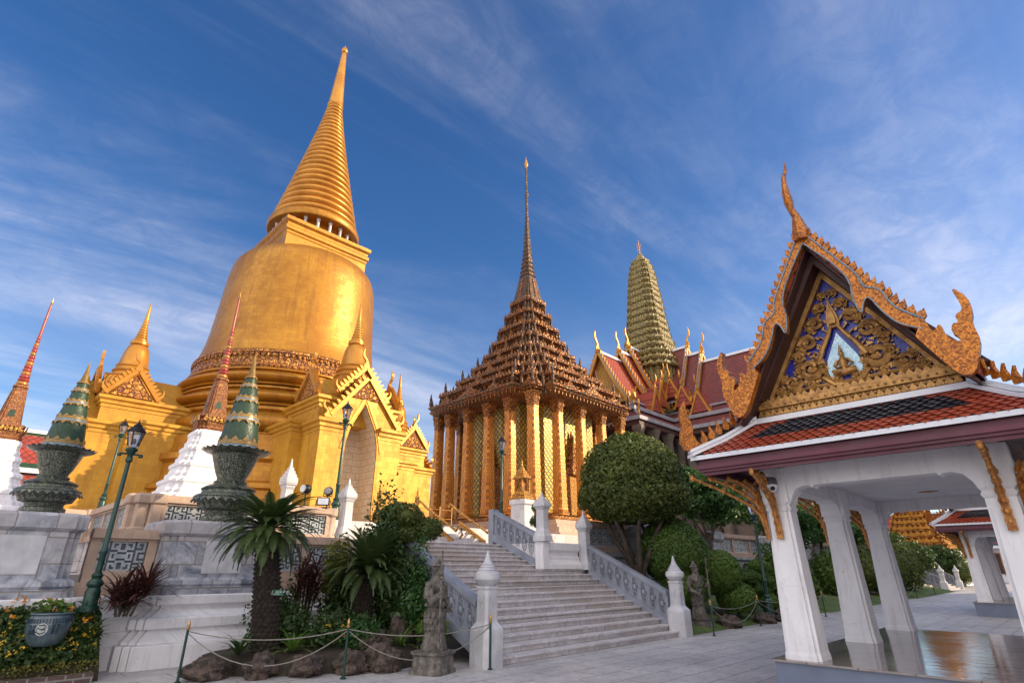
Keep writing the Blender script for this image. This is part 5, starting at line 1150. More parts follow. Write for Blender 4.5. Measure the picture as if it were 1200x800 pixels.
# ================================================================ stone guardians
def guardian(loc, rz, label, staff_side, mirror=1):
    T = thing('stone_statue', loc, label, 'statue', None, rz); T.scale = (.86,.86,.96)
    m = MB(); m.rl(CH, [(.37,0),(.37,.06),(.33,.09),(.32,.27),(.36,.30),(.36,.34)]); m.build('plinth', m_stone, T)
    z = .342; K = mirror; Sx = .86
    # robe, torso, neck and head are one continuous skin
    prof = [(.27,.25,0,0),(.285,.26,.05,0),(.25,.235,.12,0),(.22,.20,.3,0),(.20,.18,.5,.0),(.215,.165,.66,.0),(.18,.15,.72,.01),(.205,.165,.80,.01),(.23,.165,.92,.01),(.24,.155,1.04,.0),(.21,.135,1.12,.0),(.11,.10,1.17,.0),(.075,.08,1.20,-.01),(.085,.095,1.24,-.02),(.105,.115,1.30,-.025),(.11,.12,1.36,-.02),(.125,.13,1.385,-.01),(.10,.11,1.42,0),(.05,.06,1.50,0),(.012,.012,1.56,0)]
    rings = []
    for a, b, h, oy in prof:
        fold = .05 if h < .7 else .0
        rings.append([((a*Sx*(1+fold*math.cos(7*t)+rnd.uniform(-.03,.03)))*math.cos(t), oy+(b*(1+fold*math.cos(7*t)))*math.sin(t), z+h) for t in [2*PI*k/28 for k in range(28)]])
    m.__init__(); m.loft(rings)
    # arms: one hangs bent at the hip, one reaches round the staff
    for s in (-1, 1):
        if s == K: pts, rr = [(s*.2,0,1.06),(s*.30,-.02,.93),(s*.34,-.10,.80),(s*.30,-.22,.86),(s*.29,-.27,.90)], [.085,.095,.08,.06,.045]
        else: pts, rr = [(s*.2,0,1.06),(s*.31,.02,.92),(s*.35,-.02,.76),(s*.24,-.16,.66),(s*.16,-.20,.64)], [.085,.10,.085,.06,.045]
        m.tube([(x, y, z+h) for x, y, h in pts], rr, 9)
        hx, hy, hh = pts[-1]
        m.ball((hx, hy, z+hh), (.045,.04,.05), 8, 6)
        for f in range(4):
            hz = z+hh-.04+.026*f; m.tube([(hx+s*.035, hy, hz), (hx+s*.035, hy-.045, hz), (hx, hy-.065, hz), (hx-s*.03, hy-.04, hz)], [.014,.014,.013,.011], 5)
        m.tube([(hx-s*.03, hy+.01, z+hh+.03),(hx-s*.045, hy-.03, z+hh+.045),(hx-s*.02, hy-.055, z+hh+.05)], [.015,.014,.011], 5)
    bd = m.build('figure', m_stone, T, 50)
    m = MB()           # armour skirt plates, shoulder pieces, belt, sash
    for row, (h, r) in enumerate(((.62,.225),(.52,.215),(.42,.215))):
        for k in range(14):
            a = 2*PI*k/14+row*.2; m.ext(sc([(-.5,0),(.5,0),(.5,-.7),(0,-1),(-.5,-.7)], .085, .11), (r*math.cos(a), r*.9*math.sin(a), z+h), (-math.sin(a), math.cos(a), 0), (0,0,1), (math.cos(a)*.03, math.sin(a)*.03, 0))
    for s in (-1, 1):
        m.ball((s*.235, 0, z+1.05), (.10,.11,.085), 10, 6)
        for j in range(3): m.ext(sc([(-.5,0),(.5,0),(.4,-1),(-.4,-1)], .16, .07), (s*(.30+.01*j), 0, z+1.03-.06*j), (0,1,0), (s*-.2,0,1), (s*.03,0,0))
    m.lathe([(.2,z+.70),(.225,z+.71),(.225,z+.75),(.2,z+.76)], 20); m.ball((0,-.18,z+.73), (.06,.03,.06), 10, 6)
    for k in range(5): m.tube([(-.12+.06*k, -.165, z+.82), (-.12+.06*k, -.175, z+1.03)], .018, 5)
    m.build('armour', m_stone, bd, 50)
    m = MB()           # face and helmet details
    m.ball((0,-.135,z+1.30), (.018,.028,.026), 8, 5); m.tube([(-.035,-.125,z+1.262),(0,-.135,z+1.258),(.035,-.125,z+1.262)], .009, 5)
    for s in (-1, 1): m.ball((s*.04,-.122,z+1.325), (.018,.012,.011), 8, 5); m.tube([(s*.018,-.13,z+1.345),(s*.07,-.11,z+1.35)], .009, 5); m.ball((s*.108,-.02,z+1.31), (.016,.025,.035), 8, 5)
    m.tube([(0,-.12,z+1.25),(0,-.13,z+1.2),(0,-.15,z+1.1)], [.035,.03,.008], 6)
    m.lathe([(.12,z+1.37),(.145,z+1.38),(.13,z+1.40),(.11,z+1.41)], 16); m.build('face_relief', m_stone, bd, 50)
    m = MB(); sx = staff_side*.30; sy = -.30; m.tube([(sx,sy,.34),(sx,sy,1.25),(sx,sy,1.98)], [.022,.024,.016], 8)
    for h in (1.52, 1.58): m.ball((sx,sy,h), (.05,.05,.035), 8, 5)
    m.build('staff', m_stone, T, 40)
guardian((6.47, 8.36, 0), R(20), 'weathered grey stone warrior holding a long staff, on a carved plinth left of the stairs', -1, -1)
guardian((16.05, 8.45, 0), R(-10), 'weathered grey stone warrior with a staff right of the stairs by the bushes', 1, 1)

# ================================================================ rope barriers
def stanchion(x, y, label, h=.82):
    T = thing('rope_post', (x, y, 0), label, 'barrier post', 'green rope barrier posts')
    m = MB(); m.lathe([(.05,0),(.05,.015),(.022,.03),(.02,h-.1)], 10); m.build('pole', m_lampgreen, T, 40)
    m = MB(); m.lathe([(.022,h-.1),(.03,h-.09),(.03,h-.07),(.016,h-.06),(.026,h-.035),(.022,h-.01),(.004,h+.04)], 10); m.build('tip', m_brass, T, 40)
SP = [(3.17,10.38,'green rope post with brass tip before the white pedestal base'),(5.13,8.91,'green rope post with brass tip before the brown rocks and palms'),(7.36,7.90,'green rope post leaning against the left foot of the stairs'),(14.92,7.50,'green rope post just right of the stairs by the stone warrior'),(18.48,7.73,'green rope post before the small pruned bonsai bushes'),(23.71,7.48,'green rope post seen between the first two pavilion columns'),(29.59,7.44,'green rope post seen between the second and third pavilion columns'),(36.,7.9,'green rope post left of the third pavilion column, far off'),(42.,8.0,'small green rope post far off before the dark bushes'),(48.,8.1,'farthest green rope post near the distant stairs')]
for x, y, lab in SP: stanchion(x, y, lab)
def rope(a, b, z0, z1, sag, label):
    n = 14; A, B = Vector((*a, z0)), Vector((*b, z1)); pts = []
    for i in range(n+1):
        t = i/n; p = A.lerp(B, t); p.z -= sag*4*t*(1-t); pts.append(p)
    m = MB(); m.tube(pts, .0085, 5); tag(m.build('barrier_rope', m_rope), label, 'rope', 'ropes strung between the barrier posts')
for i in (0, 1, 3, 4, 5, 6, 7, 8):
    a, b = SP[i], SP[i+1]
    if i == 1: nm = 'between the rock bed post and the stair foot post'
    else: nm = ['between the pedestal post and the rock bed post','','','right of the stairs, in front of the bonsai bushes','behind the first pavilion column','between the first and third pavilion columns','behind the third pavilion column','far off along the dark bushes','at the far end near the distant stairs'][i]
    rope(a[:2], b[:2], .70, .70, .14, 'upper grey rope '+nm); rope(a[:2], b[:2], .68, .68, .48, 'lower slack grey rope '+nm)
# ================================================================ planting
def leaf_quads(Pn, Nn, size, asp=.5, var=.35, flat=.6):
    n = len(Pn); N = Nn+rng.normal(0, flat, (n, 3)); N /= np.linalg.norm(N, axis=1)[:, None]+1e-9
    t = rng.normal(0, 1, (n, 3)); t -= (t*N).sum(1)[:, None]*N; t /= np.linalg.norm(t, axis=1)[:, None]+1e-9
    b = np.cross(N, t); s = size*(1+rng.uniform(-var, var, n))[:, None]
    q = np.stack([Pn-t*s*.5, Pn+b*s*asp*.5+N*s*.08, Pn+t*s*.5, Pn-b*s*asp*.5+N*s*.08], 1)
    return q.reshape(-1, 3), np.arange(4*n).reshape(n, 4)
def blob_points(blobs, n, lo=.82, hi=1.02, lump=.06, cut=None, thin=True):
    w = np.array([(r[0]*r[1]+r[1]*r[2]+r[0]*r[2]) for c, r in blobs]); w = w/w.sum(); P, N = [], []
    for (c, r), ww in zip(blobs, w):
        k = max(8, int(n*ww)); d = rng.normal(0, 1, (k, 3)); d /= np.linalg.norm(d, axis=1)[:, None]
        f = rng.uniform(lo, hi, k)
        ph = rng.uniform(0, 6.28, 6)
        f *= 1+lump*(np.sin(5*d[:, 0]+ph[0])*np.sin(6*d[:, 1]+ph[1])+np.sin(9*d[:, 2]+ph[2])*np.sin(8*d[:, 0]+ph[3])+.6*np.sin(15*d[:, 1]+ph[4])*np.sin(13*d[:, 2]+ph[5]))
        p = np.array(c)+d*np.array(r)*f[:, None]; nn = d/np.array(r); nn /= np.linalg.norm(nn, axis=1)[:, None]
        gp = np.sin(p[:, 0]*4.1+ph[0])*np.sin(p[:, 1]*3.7+ph[1])*np.sin(p[:, 2]*4.3+ph[2])+.5*np.sin(p[:, 0]*9.+ph[3])*np.sin(p[:, 1]*8.+ph[4])*np.sin(p[:, 2]*10.+ph[5]); kk = gp < (.52 if thin else 9.); p, nn = p[kk], nn[kk]      # thin spots
        if cut is not None: kk = p[:, 2] > cut; p, nn = p[kk], nn[kk]
        P.append(p); N.append(nn)
    return np.concatenate(P), np.concatenate(N)
def crown(blobs, n, size, mat, par, name='crown', lo=.82, hi=1.05, lump=.05, flat=.6, core=.84, asp=.5, cut=None, kind=None, thin=True):
    P, N = blob_points(blobs, n, lo, hi, lump, cut, thin); V, Fq = leaf_quads(P, N, size, asp, .55, flat); Vs, Fs = [V], [Fq]; k = len(V)
    if core:
        for c, r in blobs:
            m = MB(); m.ball(c, [q*core for q in r], 16, 10)
            v = np.array(m.v)
            if cut is not None: v[:, 2] = np.maximum(v[:, 2], cut)
            f = [list(q) for q in m.f if len(q) == 4]; Vs.append(v); Fs.append(np.array(f)+k); k += len(v)
    return np_mesh(name, np.concatenate(Vs), np.concatenate(Fs), mat, par, kind)
def local(p, o): return (p[0]-o[0], p[1]-o[1], p[2]-o[2])
def tree(name, base, blobs, n, size, mat, trunks, label, cat, group=None, bark=None, **k):
    T = thing(name, base, label, cat, group)
    crown([(local(c, base), r) for c, r in blobs], n, size, mat, T, **k)
    m = MB()
    for path, r0, r1 in trunks:
        L = len(path); m.tube([local(p, base) for p in path], [r0+(r1-r0)*i/(L-1) for i in range(L)], 8)
    m.build('trunk', bark or m_bark, T, 60)
    return T
def wig(a, b, n=5, j=.06):
    a, b = Vector(a), Vector(b); return [tuple(a.lerp(b, i/n)+(Vector((rnd.uniform(-j, j), rnd.uniform(-j, j), 0)) if 0 < i < n else Vector((0,0,0)))) for i in range(n+1)]

# garden beds
def mound(name, pts, h, mat):
    m = MB(); n = len(pts); c = Vector((sum(p[0] for p in pts)/n, sum(p[1] for p in pts)/n))
    rings = []
    for f, z in ((1.,.004),(.97,.55*h),(.88,.8*h),(.6,h),(.2,h*1.05)): rings.append([(c.x+(p[0]-c.x)*f, c.y+(p[1]-c.y)*f, z+(rnd.uniform(-.02,.02) if z > .01 else 0)) for p in pts])
    m.loft(rings, False, True); return tag(m.build(name, mat, None, 60), kind='structure')
mound('garden_bed', [(3.75,10.7),(4.0,10.3),(4.6,9.75),(5.6,9.3),(6.2,9.0),(7.2,9.2),(7.35,10.5),(7.35,12.4),(5.4,12.45),(5.3,12.3),(4.9,11.8),(3.8,11.6)], .34, m_soil)
m = MB()
for i, (x0, x1) in enumerate(((14.75, 26), (26.01, 42), (42.01, 56))):
    m.loft([[(x0,7.95,.005),(x1,8.15,.005),(x1,11.05,.005),(x0,11.05,.005)], [(x0+.02,8.15,.10),(x1-.02,8.4,.10),(x1-.02,11.0,.6),(x0+.02,11.0,.6)]])
tag(m.build('garden_lawn', m_lawn), kind='structure')
m = MB(); m.loft([[(-3,11.45,.004),(2.35,11.45,.004),(2.35,12.42,.004),(-3,12.42,.004)], [(-3,11.47,.18),(2.33,11.47,.18),(2.33,12.41,.9),(-3,12.41,.9)]]); tag(m.build('flower_bank', m_soil), kind='structure')
E_ = MB(); E_.box(-3, 2.25, 11.30, 11.44, .003, .14); tag(E_.build('brick_edging', m_brick), 'low dark brick edging along the front of the left flower bed', 'edging')

# the big dome topiary and its neighbours
dx, dy = 15.55, 10.0
tree('topiary_tree', (dx, dy, .45), [((dx,dy,4.25),(1.62,1.62,1.52)),((dx,dy,3.75),(1.74,1.74,.85))], 36000, .115, m_leaf,
     [(wig((dx,dy,.4),(dx,dy,1.7),3,.03),.24,.2)]+[(wig((dx+.1*math.cos(a), dy+.1*math.sin(a), 1.45), (dx+1.05*math.cos(a+.3), dy+1.05*math.sin(a+.3), 3.3), 6, .06), .095, .045) for a in [k*.9 for k in range(7)]],
     'large mushroom shaped clipped tree with several stems, right of the stair rail', 'tree', lump=.025, flat=.5, cut=2.5, core=.86, lo=.86, hi=1.04, thin=False)
def dome(x, y, z0, zc, r, rz, n, label, mat=None, size=.085):
    tree('clipped_bush', (x, y, z0), [((x,y,zc),(r,r,rz))], n, size, mat or m_leaf, [([(x,y,z0),(x,y,zc)], .06, .05)], label, 'bush', 'clipped bushes in the right garden', lump=.015, flat=.45, core=.9, lo=.93, hi=1.02, thin=False, cut=z0+.05)
dome(16.5, 9.35, .4, 2.12, 1.02, .98, 12000, 'dome shaped clipped bush right behind the stair foot post', m_leafm)
dome(16.35, 8.95, .2, 1.05, .72, .55, 5000, 'low round clipped bush under the dark dome bush, behind the right stone warrior', m_leafm)
dome(18.5, 8.9, .3, 1.5, .76, .68, 8000, 'bright green round bush right of the right stone warrior', m_leafg)
dome(18.9, 8.55, .15, .72, .62, .5, 5000, 'low bright bush at the rope right of the right stone warrior', m_leafg)
dome(18.9, 10.1, .4, 2.0, .8, .75, 6000, 'round green bush behind the bright bush, under the leafy tree', m_leafm)
def bonsai(x, y, z, pads, label):
    b = [((x+a, y+c, z+h), (r, r, r*.62)) for a, c, h, r in pads]
    tree('bonsai', (x, y, z), b, 700*len(pads)+1500, .06, m_leafg if rnd.random() < .6 else m_leafm, [(wig((x,y,z), (x+a, y+c, z+h), 4, .05), .045, .02) for a, c, h, r in pads], label, 'bonsai', 'pruned bonsai of the right garden', lump=.03, flat=.5, lo=.9, thin=False)
bonsai(20.3, 8.75, .2, [(0,0,1.15,.42),(.35,-.1,.75,.34),(-.3,.1,.6,.3)], 'bonsai with flat green pads right of the bright round bush')
bonsai(21.6, 8.8, .2, [(.1,0,1.5,.36),(-.35,.1,1.15,.28),(.4,-.1,1.0,.3),(0,0,.7,.25)], 'bonsai with ball shaped pads beside the pavilion column lamp')
bonsai(20.9, 8.35, .12, [(0,0,.45,.38),(.5,.1,.35,.3)], 'lowest bonsai pads at the rope right of the stairs')
# leafy tree behind
bl = []
for k in range(16):
    a = rnd.uniform(0, 6.28); q = rnd.uniform(.1, 1.4); bl.append(((22.4+q*math.cos(a), 11.0+q*math.sin(a), 4.4+rnd.uniform(-.85, 1.0)-.25*q), (rnd.uniform(.6,.85),)*2+(rnd.uniform(.35,.5),)))
tree('leafy_tree', (22.4, 10.9, .5), bl, 22000, .17, m_leaft, [(wig((22.4,10.9,.4),(22.3,10.9,3.0),4,.06),.12,.09)]+[(wig((22.35,10.9,2.6),(22.4+math.cos(a),11+math.sin(a),4.2),3,.06),.06,.02) for a in (0,1.6,3.1,4.6)], 'dark green leafy tree standing behind the clipped trees, left of the pavilion', 'tree', lo=.55, core=0, lump=.1, flat=.8)

# cloud pruned tree on the left
tx, ty = 7.55, 10.95
tree('cloud_pruned_tree', (tx-.05, ty, .3), [((7.42,11.02,2.72),(.50,.50,.30)),((8.0,10.85,2.46),(.40,.40,.26)),((7.75,11.1,2.2),(.3,.3,.2)),((7.35,10.7,2.3),(.26,.26,.18))], 9000, .06, m_leaf, [(wig((7.5,10.95,.25),(7.6,10.95,1.6),4,.07),.06,.05)]+[(wig((7.6,10.95,1.55),p,3,.05),.04,.02) for p in ((7.42,11.0,2.6),(8.0,10.85,2.4),(7.75,11.1,2.1),(7.35,10.7,2.2))], 'cloud pruned tree with rounded pads in front of the yellow golden wall', 'tree', lump=.06, flat=.6, core=.7)

# cycads
def frond(mb_v, mb_f, o, az, el, L, droop, nl=46, lw=.12):
    o = np.array(o); pts = []; p = o.copy(); e = el; st = L/16
    h = np.array([math.cos(az), math.sin(az), 0])
    for i in range(17):
        pts.append(p.copy()); p = p+st*(h*math.cos(e)+np.array([0,0,1])*math.sin(e)); e -= droop/16
    pts = np.array(pts); side = np.array([-math.sin(az), math.cos(az), 0]); base = len(mb_v)
    for s in (-1, 1):
        for k in range(nl):
            t = .12+.87*k/nl; q = t*16; i = min(int(q), 15); f = q-i; c = pts[i]*(1-f)+pts[i+1]*f; d = pts[i+1]-pts[i]; d /= np.linalg.norm(d); up = np.cross(side, d)*-1
            if up[2] < 0: up = -up
            l = lw*(math.sin(min(1., t*1.15)*PI)**.6+.15); v = side*s*.80+d*.62+up*.22; v /= np.linalg.norm(v); w = d*.0085
            tip = c+v*l+np.array([0,0,-.10*l]); b = len(mb_v)
            mb_v += [c-w, c+w, (c+v*l*.6)+w*.9, tip, (c+v*l*.6)-w*.9]; mb_f += [(b, b+1, b+2, b+4), (b+4, b+2, b+3, b+3)]
    r = .012
    for i in range(16):
        b = len(mb_v); a, c = pts[i], pts[i+1]; mb_v += [a-side*r, a+side*r, c+side*r, c-side*r]; mb_f += [(b, b+1, b+2, b+3)]
def cycad(base, top, rad, n, L, label, up=.0, lw=.115):
    T = thing('cycad_palm', base, label, 'palm', 'cycad palms in the rock bed'); B = Vector(base); t = Vector(top)-B; m = MB(); k = 18
    m.tube([tuple(t*(i/k)) for i in range(k+1)], [rad*(1.12-.2*i/k)*(1+.05*math.sin(i*2.9)) for i in range(k+1)], 16)
    for i in range(26):
        for j in range(14):
            f = (i+.5)/26; a = 2*PI*(j+.5*(i % 2))/14; p = t*f; r = rad*(1.1-.2*f)
            m.ext([(-.035,0),(.035,0),(.02,.06),(-.02,.06)], (p.x+r*math.cos(a), p.y+r*math.sin(a), p.z), (-math.sin(a), math.cos(a), 0), (math.cos(a)*.55, math.sin(a)*.55, .8), (math.cos(a)*.03, math.sin(a)*.03, -.02))
    m.build('trunk', m_cycbark, T)
    V, Fc = [], []
    for i in range(n):
        az = i*2.39996+rnd.uniform(-.15, .15); q = i/n; el = 1.25-1.45*q+rnd.uniform(-.1, .1); frond(V, Fc, tuple(t+Vector((math.cos(az)*rad*.4, math.sin(az)*rad*.4, .02+.1*(1-q)))), az, el+up, L*rnd.uniform(.88, 1.08), 1.15+.35*q, lw=lw)
    F4 = [f for f in Fc]
    me = bpy.data.meshes.new('crown'); me.from_pydata([tuple(p) for p in V], [], [f if f[2] != f[3] else f[:3] for f in F4]); me.materials.append(m_cyc); o = bpy.data.objects.new('crown', me); COL.objects.link(o); o.parent = T
    return T
c1 = cycad((4.5, 10.5, .28), (4.22, 10.5, 2.2), .20, 120, 1.0, 'tallest cycad palm with thick dark trunk, in front of the grey marble pedestal', .05)
cycad((6.35, 10.6, .28), (6.42, 10.6, 1.5), .17, 110, 1.05, 'middle cycad palm with leaning trunk, behind the rope post and brown rocks', .28)
cycad((7.55, 11.55, .3), (7.6, 11.55, 2.0), .15, 80, 1.0, 'rear cycad palm just under the cloud pruned tree', .05)
S = thing('tree_label', (4.42, 10.27, 1.22), 'small green plaque with white letters fixed on the tall palm trunk', 'sign', None, R(-30))
m = MB(); m.cbox((0,0,0), (.26,.012,.09)); pt = m.build('plate', m_signg, S)
m = MB()
for k, w in enumerate((.02,.03,.02,.035,.02,.03)): m.cbox((-.085+.034*k, -.009, .012), (w*.7,.004,.018))
for k in range(5): m.cbox((-.06+.03*k, -.009, -.02), (.02,.004,.010))
m.build('lettering', m_signw, pt)

# strap leaved plants
def strap(name, base, n, L, w, mat, label, cat, el0=1.35, el1=.35, droop=1.1, stems=1, hz=0., group=None):
    T = thing(name, base, label, cat, group); V, Fc = [], []; st = MB()
    for s in range(stems):
        ox, oy = (0, 0) if stems == 1 else (rnd.uniform(-.32, .32), rnd.uniform(-.2, .2)); zt = hz*rnd.uniform(.45, 1.) if stems > 1 else hz
        if hz: st.tube([(ox*.5, oy*.5, 0), (ox, oy, zt)], [.022,.016], 6)
        for i in range(n):
            az = i*2.4+rnd.uniform(-.3,.3); q = i/n; e = el0+(el1-el0)*q; p = np.array([ox, oy, zt-(.0 if not hz else .3*q*hz)]); h = np.array([math.cos(az), math.sin(az), 0]); sd = np.array([-math.sin(az), math.cos(az), 0]); l = L*rnd.uniform(.7, 1.05); b = len(V); K = 6
            for k in range(K+1):
                ww = w*math.sin(PI*(.12+.86*k/K))**.7; V += [p-sd*ww/2, p+sd*ww/2]; p = p+l/K*(h*math.cos(e)+np.array([0,0,1])*math.sin(e)); e -= droop/K
            for k in range(K): Fc.append((b+2*k, b+2*k+1, b+2*k+3, b+2*k+2))
    np_mesh('leaves', np.array(V), np.array(Fc), mat, T)
    if hz: st.build('stems', m_bark, T)
strap('cordyline_plant', (2.55, 12.0, .85), 44, .75, .034, m_cord, 'dark red spiky cordyline in front of the fretwork wall beside the lamp', 'plant', stems=6, hz=.5)
strap('cordyline_plant', (5.6, 11.6, .34), 30, .55, .034, m_cord, 'taller dark red cordyline with many stems between the two front palms', 'plant', stems=11, hz=1.5)
strap('spider_plant', (4.75, 10.0, .3), 26, .55, .05, m_leafg, 'bright green arching strap leaf plant at the foot of the tallest palm', 'plant')
strap('spider_plant', (6.55, 9.45, .3), 24, .5, .04, m_leafg, 'pale strap leaf plant on the rocks left of the stone warrior', 'plant')
strap('dark_fern', (5.3, 10.7, .34), 30, .7, .06, m_leafd, 'dark fern between the two front palms', 'plant')
strap('dark_fern', (4.0, 10.35, .3), 22, .5, .06, m_leafd, 'small dark fern left of the tallest palm trunk', 'plant')
def bush(x, y, z, r, rz, n, size, mat, label, name='shrub'):
    T = thing(name, (x, y, z), label, 'shrub'); crown([((rnd.uniform(-.5,.5)*r, rnd.uniform(-.5,.5)*r, rz*rnd.uniform(.4,.9)), (r*rnd.uniform(.5,.7),)*2+(rz*.55,)) for k in range(6)], n, size, mat, T, name='foliage', lo=.35, hi=1.1, core=0, lump=.12, flat=.9)
    m = MB()
    for k in range(4): m.tube([(0,0,-.05),(rnd.uniform(-.4,.4)*r, rnd.uniform(-.4,.4)*r, rz*.8)], [.015,.006], 5)
    m.build('stems', m_bark, T)
bush(4.9, 10.55, .3, .42, .6, 1800, .08, m_leafd, 'messy dark shrub right of the tallest palm trunk')
bush(5.75, 9.75, .3, .4, .45, 1600, .07, m_leaft, 'low leafy shrub above the edge rocks near the middle palm')
bush(5.0, 11.4, .34, .5, .8, 2000, .08, m_leafd, 'dark shrub at the foot of the red cordyline')
bush(6.9, 10.2, .3, .5, 1.2, 2600, .09, m_leafd, 'tall dark shrub behind the stone warrior')
bush(6.5, 11.4, .34, .7, .85, 2600, .10, m_leafd, 'dark leafy shrub behind the middle palm trunk')
bush(7.02, 10.95, .3, .6, 2.3, 4200, .09, m_leafd, 'tall messy shrub hiding the left stair rail')
bush(7.12, 10.0, .3, .42, 1.55, 2600, .08, m_leaft, 'green shrub leaning on the left stair rail')
bush(6.35, 11.95, .6, .5, 1.2, 2200, .09, m_leafy, 'yellow green shrub glowing behind the red cordyline')
bush(5.35, 10.15, .3, .5, .5, 1800, .07, m_leafd, 'low dark shrub with orange flowers in the rock bed')
bush(7.1, 9.75, .3, .45, .75, 2200, .09, m_leaft, 'green shrub between the stone warrior and the stair rail')
bush(7.15, 10.5, .3, .5, 1.1, 2400, .08, m_leafd, 'dark shrub behind the stone warrior under the rear palm')
bush(7.0, 9.2, .2, .35, .5, 1500, .08, m_leafg, 'light green shrub at the left stair post')
def flowers(spots, r, mat, label, n, name='flower_clump'):
    x0, y0, z0 = spots; T = thing(name, (x0, y0, z0), label, 'flowers'); V = []; P = []
    m = MB()
    for k in range(n):
        x, y, z = rnd.uniform(-r, r), rnd.uniform(-r, r), rnd.uniform(.12, .42); P += [(x+rnd.uniform(-.03,.03), y+rnd.uniform(-.03,.03), z+rnd.uniform(-.02,.02)) for _ in range(9)]; m.tube([(x*.6,y*.6,0),(x,y,z)], .005, 4)
    P = np.array(P); Vv, Fq = leaf_quads(P, np.tile([[.2,-.4,1.]], (len(P), 1)), .05, .8, .3, .7); np_mesh('blossoms', Vv, Fq, mat, T); m.build('stalks', m_leafd, T)
flowers((5.45, 9.9, .3), .22, m_flowy, 'cluster of orange yellow flowers between the two front palms', 16)
flowers((5.75, 10.4, .45), .08, m_flowp, 'single violet blossom below the red cordyline', 3)

# left flower bank
def scatter(x0, x1, y0, y1, n, zf): P = np.stack([rng.uniform(x0, x1, n), rng.uniform(y0, y1, n), np.zeros(n)], 1); P[:, 2] = zf(P)+rng.uniform(0, 1, n)**2*.0; return P
bank = lambda P: .18+(P[:, 1]-11.47)*.766
P = scatter(-2.5, 2.3, 11.5, 12.38, 14000, bank); P[:, 2] += rng.uniform(0, .22, len(P)); V, Fq = leaf_quads(P, np.tile([[0,-.5,1.]], (len(P),1)), .085, .5, .4, .7)
tag(np_mesh('ground_cover', V, Fq, m_leafd), 'dark green leafy ground cover on the left flower bank', 'ground cover', kind='stuff')
C0 = scatter(-2.5, 2.25, 11.55, 12.0, 210, bank); C0[:, 2] += rng.uniform(.14, .26, len(C0)); P = np.repeat(C0, 9, 0)+rng.normal(0, .022, (len(C0)*9, 3)); V, Fq = leaf_quads(P, np.tile([[0,-.5,1.]], (len(P),1)), .036, .8, .3, .7)
tag(np_mesh('bedding_flowers', V, Fq, m_flowy), 'yellow bedding flowers on the left bank below the glazed pot', 'flowers', kind='stuff')
C0 = scatter(-2.5, 2.3, 11.9, 12.38, 45, bank); C0[:, 2] += rng.uniform(.18, .34, len(C0)); P = np.repeat(C0, 9, 0)+rng.normal(0, .025, (len(C0)*9, 3)); V, Fq = leaf_quads(P, np.tile([[0,-.5,1.]], (len(P),1)), .055, .8, .3, .7)
tag(np_mesh('bedding_flowers', V, Fq, m_flow), 'orange bedding flowers higher on the left bank by the lamp foot', 'flowers', kind='stuff')
Hd = thing('low_hedge', (-.3, 11.55, .1), 'low clipped yellowish hedge along the front of the left flower bed', 'hedge')
P = np.stack([rng.uniform(-2.6, 2.6, 7000), rng.uniform(-.13, .14, 7000), rng.uniform(0, .20, 7000)], 1); V, Fq = leaf_quads(P, np.tile([[0,-.5,1.]], (len(P),1)), .045, .6, .3, .9); np_mesh('foliage', V, Fq, m_hedge, Hd)
bush(2.62, 12.35, .9, .22, .3, 700, .06, m_leafd, 'small dark shrub at the lamp foot beside the cordyline')
strap('dark_fern', (2.15, 11.85, .55), 26, .42, .05, m_leafd, 'dark grassy fern between the glazed pot and the white pedestal base', 'plant')
# glazed pot
Pt = thing('glazed_pot', (1.58, 11.72, .52), 'big blue green glazed pot with pale medallion standing in the left flower bank', 'pot')
m = MB(); m.lathe([(.26,0),(.30,.03),(.37,.14),(.43,.3),(.44,.42),(.41,.52),(.385,.57),(.41,.585),(.42,.60),(.40,.62),(.36,.62),(.36,.56),(.0,.55)], 36, cap0=True, cap1=False); m.build('body', m_pot, Pt, 40)
def onpot(a, z, r): return (r*math.cos(a), r*math.sin(a), z)
def pr_(z): return .43+.01*math.sin((z-.3)*10) if z > .28 else .37+(z-.14)*.43
m = MB(); a0 = R(-113)
m.add([onpot(a0, .33, .447)]+[onpot(a0+.27*math.cos(t), .33+.115*math.sin(t), .446) for t in [2*PI*k/24 for k in range(24)]], [(0, 1+k, 1+(k+1) % 24) for k in range(24)]); me_ = m.build('medallion', m_potpale, Pt)
m = MB(); cu = [(-.05,.07),(.03,.085),(.06,.04),(.0,.0),(-.07,.03),(-.08,-.04),(-.01,-.08),(.06,-.05),(.05,.0),(.0,-.01)]; m.tube([onpot(a0+x/.44*1.2, .33+z, .452) for x, z in cu], .011, 5); m.build('curl_mark', m_potdark, me_)
m = MB()
for k in range(44):
    a = 2*PI*k/44; m.ext([(-.012,-.02),(.012,-.02),(.012,.02),(-.012,.02)], onpot(a, .50, .424), (-math.sin(a), math.cos(a), 0), (0,0,1), (math.cos(a)*.012, math.sin(a)*.012, 0)); m.ext(sc(FLAME, .035, .05), onpot(a, .44, .437), (-math.sin(a), math.cos(a), 0), (0,0,1), (math.cos(a)*.012, math.sin(a)*.012, 0))
for da in (.42, -.42, .62, -.62):
    for k in range(4): m.tube([onpot(a0+da+.035*k, .24, .432), onpot(a0+da+.035*k+.01, .33, .449), onpot(a0+da+.035*k, .41, .446)], .006, 4)
m.build('painted_band', m_potdark, Pt); Pt.scale = (.66,.66,.74)
Wp = thing('water_plant', (1.58, 11.72, .92), 'round leaved green plant growing in the glazed pot', 'plant'); V, Fc = [], []; m = MB()
